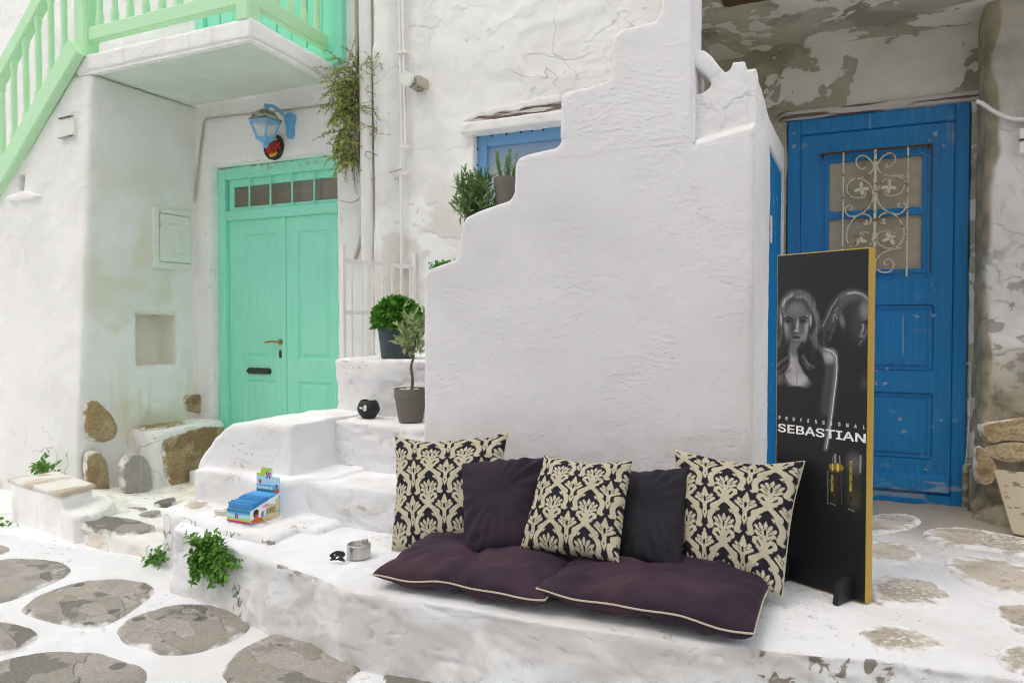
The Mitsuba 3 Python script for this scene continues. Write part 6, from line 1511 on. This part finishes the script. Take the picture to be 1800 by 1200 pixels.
sd_print('__shirt', Polygon([(wS * 0.02, 0.002), (wS * 0.42, 0.002), (wS * 0.40, 0.016), (wS * 0.24, 0.030), (wS * 0.14, 0.030), (wS * 0.04, 0.018)]), 'mat_orange', 3)
sd_print('__map', Polygon([(wS * 0.34, 0.020), (wS * 0.44, 0.022), (wS * 0.46, 0.052), (wS * 0.36, 0.050)]), 'mat_cardgrey', 4)
for z_ in (0.074, 0.067):
    sd_print('__slogan', LineString([(wS * 0.40, z_), (wS * 0.60, z_ + 0.006)]).buffer(0.0012), 'mat_magenta', 5)
hd_print('__header_print', Polygon([(wF * 0.0 + 0.001, hd - 0.044), (wF * 0.30, hd - 0.044), (wF * 0.64, hd - 0.012), (wF * 0.67, hd - 0.001), (wF * 0.22, hd - 0.001), (wF * 0.18, hd - 0.031), (0.001, hd - 0.031)]), 'mat_lime')
hd_print('__header_print', rect(0.001, 0.09, wF - 0.001, 0.128), 'mat_teal', 2)
hd_print('__header_print', rect(0.001, 0.128, wF - 0.001, 0.150), 'mat_skyblue', 2)
hd_print('__badge', Point(wF * 0.16, 0.163).buffer(0.009), 'mat_magenta', 3)
emblem(wF * 0.52, hd - 0.034, 0.021, hd_print, '__emblem')
hd_print('__shirt', Polygon([(wF * 0.78, 0.11), (wF * 0.98, 0.11), (wF * 0.98, 0.13), (wF * 0.9, 0.14), (wF * 0.8, 0.13)]), 'mat_orange', 4)
hd_print('__face', affinity.scale(Point(wF * 0.88, 0.143).buffer(0.006), 0.9, 1.3), 'mat_skin', 5)
hd_print('__hair', affinity.scale(Point(wF * 0.88, 0.151).buffer(0.0065), 1, 0.7), 'mat_hair', 6)
tx = meshkit.text_mesh('Greece', 0.017, 0.0006, bold=True)
sc1 = wF * 0.66 / np.ptp(tx.vertices[:, 0])
tx.vertices[:, 0] *= sc1
tx.apply_transform(np.array([[1, 0, 0, 0.006], [0, 0, -1, wS - 0.0045], [0, 1, 0, 0.127], [0, 0, 0, 1.0]]))
add(cbx + '__lettering', loc(tx), 'mat_lettering', smooth=False)

# ================================================================ advertising board
ad = thing('advertising_board', 'tall black advertising board with two portraits and a gold edge standing by the blue door', 'advertising board')
pA, pB = np.array([-0.284, 3.082, 0.3]), np.array([0.035, 2.908, 0.3])
ux = (pB - pA); wB = np.linalg.norm(ux); ux /= wB
nb_ = np.array([-ux[1], ux[0], 0])            # towards the wall
if nb_[1] < 0: nb_ = -nb_
hB_ = (0.3797, 1.2681)[1]
def bl(man):
    M_ = np.eye(4); M_[:3, 0], M_[:3, 1], M_[:3, 2], M_[:3, 3] = ux, nb_, [0, 0, 1], pA
    m_ = tm(man) if hasattr(man, 'to_mesh') else man.copy()
    m_.apply_transform(M_)
    return m_
z0b = 0.004
add(ad + '__edge', bl(bevel(-0.004, wB + 0.004, 0.001, 0.042, z0b, hB_ + 0.004, 0.002)), 'mat_gold', smooth=False, label='gold coloured edge of the board')
pv_ = np.array([[0, 0, z0b + 0.002], [wB, 0, z0b + 0.002], [wB, 0, hB_], [0, 0, hB_]])
pm_ = trimesh.Trimesh(pv_, [[0, 1, 2], [0, 2, 3]], process=False)
nx_, nz_ = 2, 2
add(ad + '__poster', bl(pm_), 'mat_poster', smooth=False, uv=np.array([[0, z0b], [wB, z0b], [wB, hB_], [0, hB_]]), label='black poster with two dark portraits of women and a bottle')
def letters(text, u0, u1, v, hgt, bold, m_, key, spacing=None, yoff=-0.0008):
    ms = []
    if spacing is None:
        t_ = meshkit.text_mesh(text, hgt, 0.0006, bold)
        t_.vertices[:, 0] -= t_.vertices[:, 0].min()
        t_.vertices[:, 0] *= (u1 - u0) / np.ptp(t_.vertices[:, 0])
        ms.append((t_, u0))
    else:
        n = len(text)
        for k, ch in enumerate(text):
            t_ = meshkit.text_mesh(ch, hgt, 0.0006, bold)
            t_.vertices[:, 0] -= (t_.vertices[:, 0].min() + t_.vertices[:, 0].max()) / 2
            t_.vertices[:, 0] *= 0.72
            ms.append((t_, u0 + (u1 - u0) * k / (n - 1)))
    out = []
    for t_, x in ms:
        t_.apply_transform(np.array([[1, 0, 0, x], [0, 0, -1, 0], [0, 1, 0, v], [0, 0, 0, 1.0]]))
        t_.vertices[:, 1] += yoff + 0.0006
        out.append(t_)
    for t_ in (out if spacing else [cat(out)]):
        add(ad + key, bl(t_), m_, smooth=False)
q1, q2 = [(0.0065, 0.5795), (0.3609, 0.5791)], [(0.0062, 0.6104), (0.3605, 0.6106)]
h_letter = abs(q2[0][1] - q1[0][1])
letters('SEBASTIAN', q1[0][0], q1[1][0], (q1[0][1] + q1[1][1]) / 2, h_letter, True, 'mat_lettering', '__lettering')
q3 = [(0.0137, 0.6280), (0.3536, 0.6275)]
letters('PROFESSIONAL', q3[0][0], q3[1][0], (q3[0][1] + q3[1][1]) / 2, h_letter * 0.42, True, 'mat_lettering', '__lettering', spacing=1)
vt = [((0.2398, 0.3817), 0.062, 0.009), ((0.3117, 0.3948), 0.115, 0.010)]
for txt, (o_, ln_, hg) in zip(('SEBASTIAN', 'SEBASTIAN DARK OIL'), vt):
    t_ = meshkit.text_mesh(txt, hg, 0.0005, True)
    t_.vertices[:, 0] -= t_.vertices[:, 0].min(); t_.vertices[:, 0] *= ln_ / np.ptp(t_.vertices[:, 0])
    t_.apply_transform(np.array([[0, -1, 0, o_[0]], [0, 0, -1, -0.0002], [1, 0, 0, o_[1]], [0, 0, 0, 1.0]]))
    add(ad + '__small_lettering', bl(t_), 'mat_goldprint', smooth=False)
fx0 = (0.3041, -0.0140)[0]
foot = Polygon([(-0.085, 0.0), (-0.008, 0.0), (-0.008, 0.085), (-0.03, 0.085), (-0.078, 0.078)])
for x_ in (0.05, fx0):
    f1 = YZ(Polygon([(-0.092, 0.002), (0.0, 0.002), (0.0, 0.085), (-0.012, 0.088), (-0.072, 0.080)]), x_ - 0.010, x_ + 0.010)
    f2 = YZ(Polygon([(0.125, 0.002), (0.043, 0.002), (0.043, 0.085), (0.055, 0.088), (0.10, 0.080)]), x_ - 0.010, x_ + 0.010)
    add(ad + '__foot', bl(f1), 'mat_black', smooth=False)
    add(ad + '__foot', bl(f2), 'mat_black', smooth=False)

# ================================================================ cushions
def cushion(name, label, catg, c4, thick, m_, seed, pipe=None, group=None, **kw):
    key = thing(name, label, catg, group)
    m0, uv, seam_ = pillow(c4, thick, seed=seed, **kw)
    add(key + '__cover', m0, m_, smooth=True, uv=uv)
    if pipe:
        s_ = seam_[np.linspace(0, len(seam_), 160, endpoint=False).astype(int)]
        add(key + '__piping', tube(s_, 0.0036, 7, closed=True), pipe, smooth=True)
    return key
S1 = [(-1.70, 2.86, 0.37), (-0.95, 2.86, 0.38), np.array((-0.951, 2.300, 0.365)), np.array((-1.649, 2.290, 0.355))]
cushion('seat_cushion', 'plum seat cushion with cream piping at the left end of the ledge', 'seat cushion', S1, 0.125, 'mat_plum', 3, 'mat_piping', power=0.34, pinch=0.035, wrinkle=0.015, crease=0.024, wave=0.005)
S2 = [(-0.985, 2.90, 0.385), (-0.26, 2.90, 0.375), np.array((-0.274, 2.320, 0.365)), np.array((-0.990, 2.321, 0.385))]
cushion('seat_cushion', 'plum seat cushion with cream piping at the right beside the advertising board', 'seat cushion', S2, 0.125, 'mat_plum', 9, 'mat_piping', power=0.34, pinch=0.035, wrinkle=0.015, crease=0.018, wave=0.005)
c1 = [np.array((-2.023, 3.000, 0.760)), np.array((-1.450, 3.060, 0.804)), np.array((-1.354, 2.780, 0.371)), np.array((-1.851, 2.720, 0.304))]
cushion('throw_cushion', 'cream and black patterned cushion at the far left of the row', 'cushion', c1, 0.17, 'mat_damask', 11, 'mat_piping', pinch=0.05, sag=0.055, wrinkle=0.009, scale=0.170, uv0=(0.36, 0.1))
c5 = [np.array((-0.677, 3.030, 0.788)), np.array((-0.175, 2.990, 0.784)), np.array((-0.230, 2.730, 0.347)), np.array((-0.589, 2.770, 0.385))]
cushion('throw_cushion', 'cream and black patterned cushion at the far right of the row', 'cushion', c5, 0.18, 'mat_damask', 12, 'mat_piping', pinch=0.05, sag=0.055, wrinkle=0.009, scale=0.160, uv0=(0.1, 0.35))
c2_ = [np.array((-1.603, 2.900, 0.677)), np.array((-1.207, 2.950, 0.727)), np.array((-1.146, 2.660, 0.421)), np.array((-1.392, 2.540, 0.389))]
cushion('throw_cushion', 'plain dark purple cushion between the left and middle patterned cushions', 'cushion', c2_, 0.13, 'mat_aubergine', 13, None, pinch=0.05, sag=0.02, wrinkle=0.018)
c4_ = [np.array((-0.900, 2.970, 0.693)), np.array((-0.595, 2.940, 0.737)), np.array((-0.571, 2.670, 0.403)), np.array((-0.830, 2.690, 0.404))]
cushion('throw_cushion', 'plain near black cushion between the middle and right patterned cushions', 'cushion', c4_, 0.12, 'mat_navy', 14, None, pinch=0.05, sag=0.02, wrinkle=0.013)
c3_ = [np.array((-1.183, 2.860, 0.753)), np.array((-0.801, 2.840, 0.760)), np.array((-0.772, 2.570, 0.436)), np.array((-1.176, 2.600, 0.432))]
cushion('throw_cushion', 'cream and black patterned cushion in the middle of the row', 'cushion', c3_, 0.15, 'mat_damask', 15, None, pinch=0.055, sag=0.05, wrinkle=0.008, scale=0.148, uv0=(0.5, 0.2))
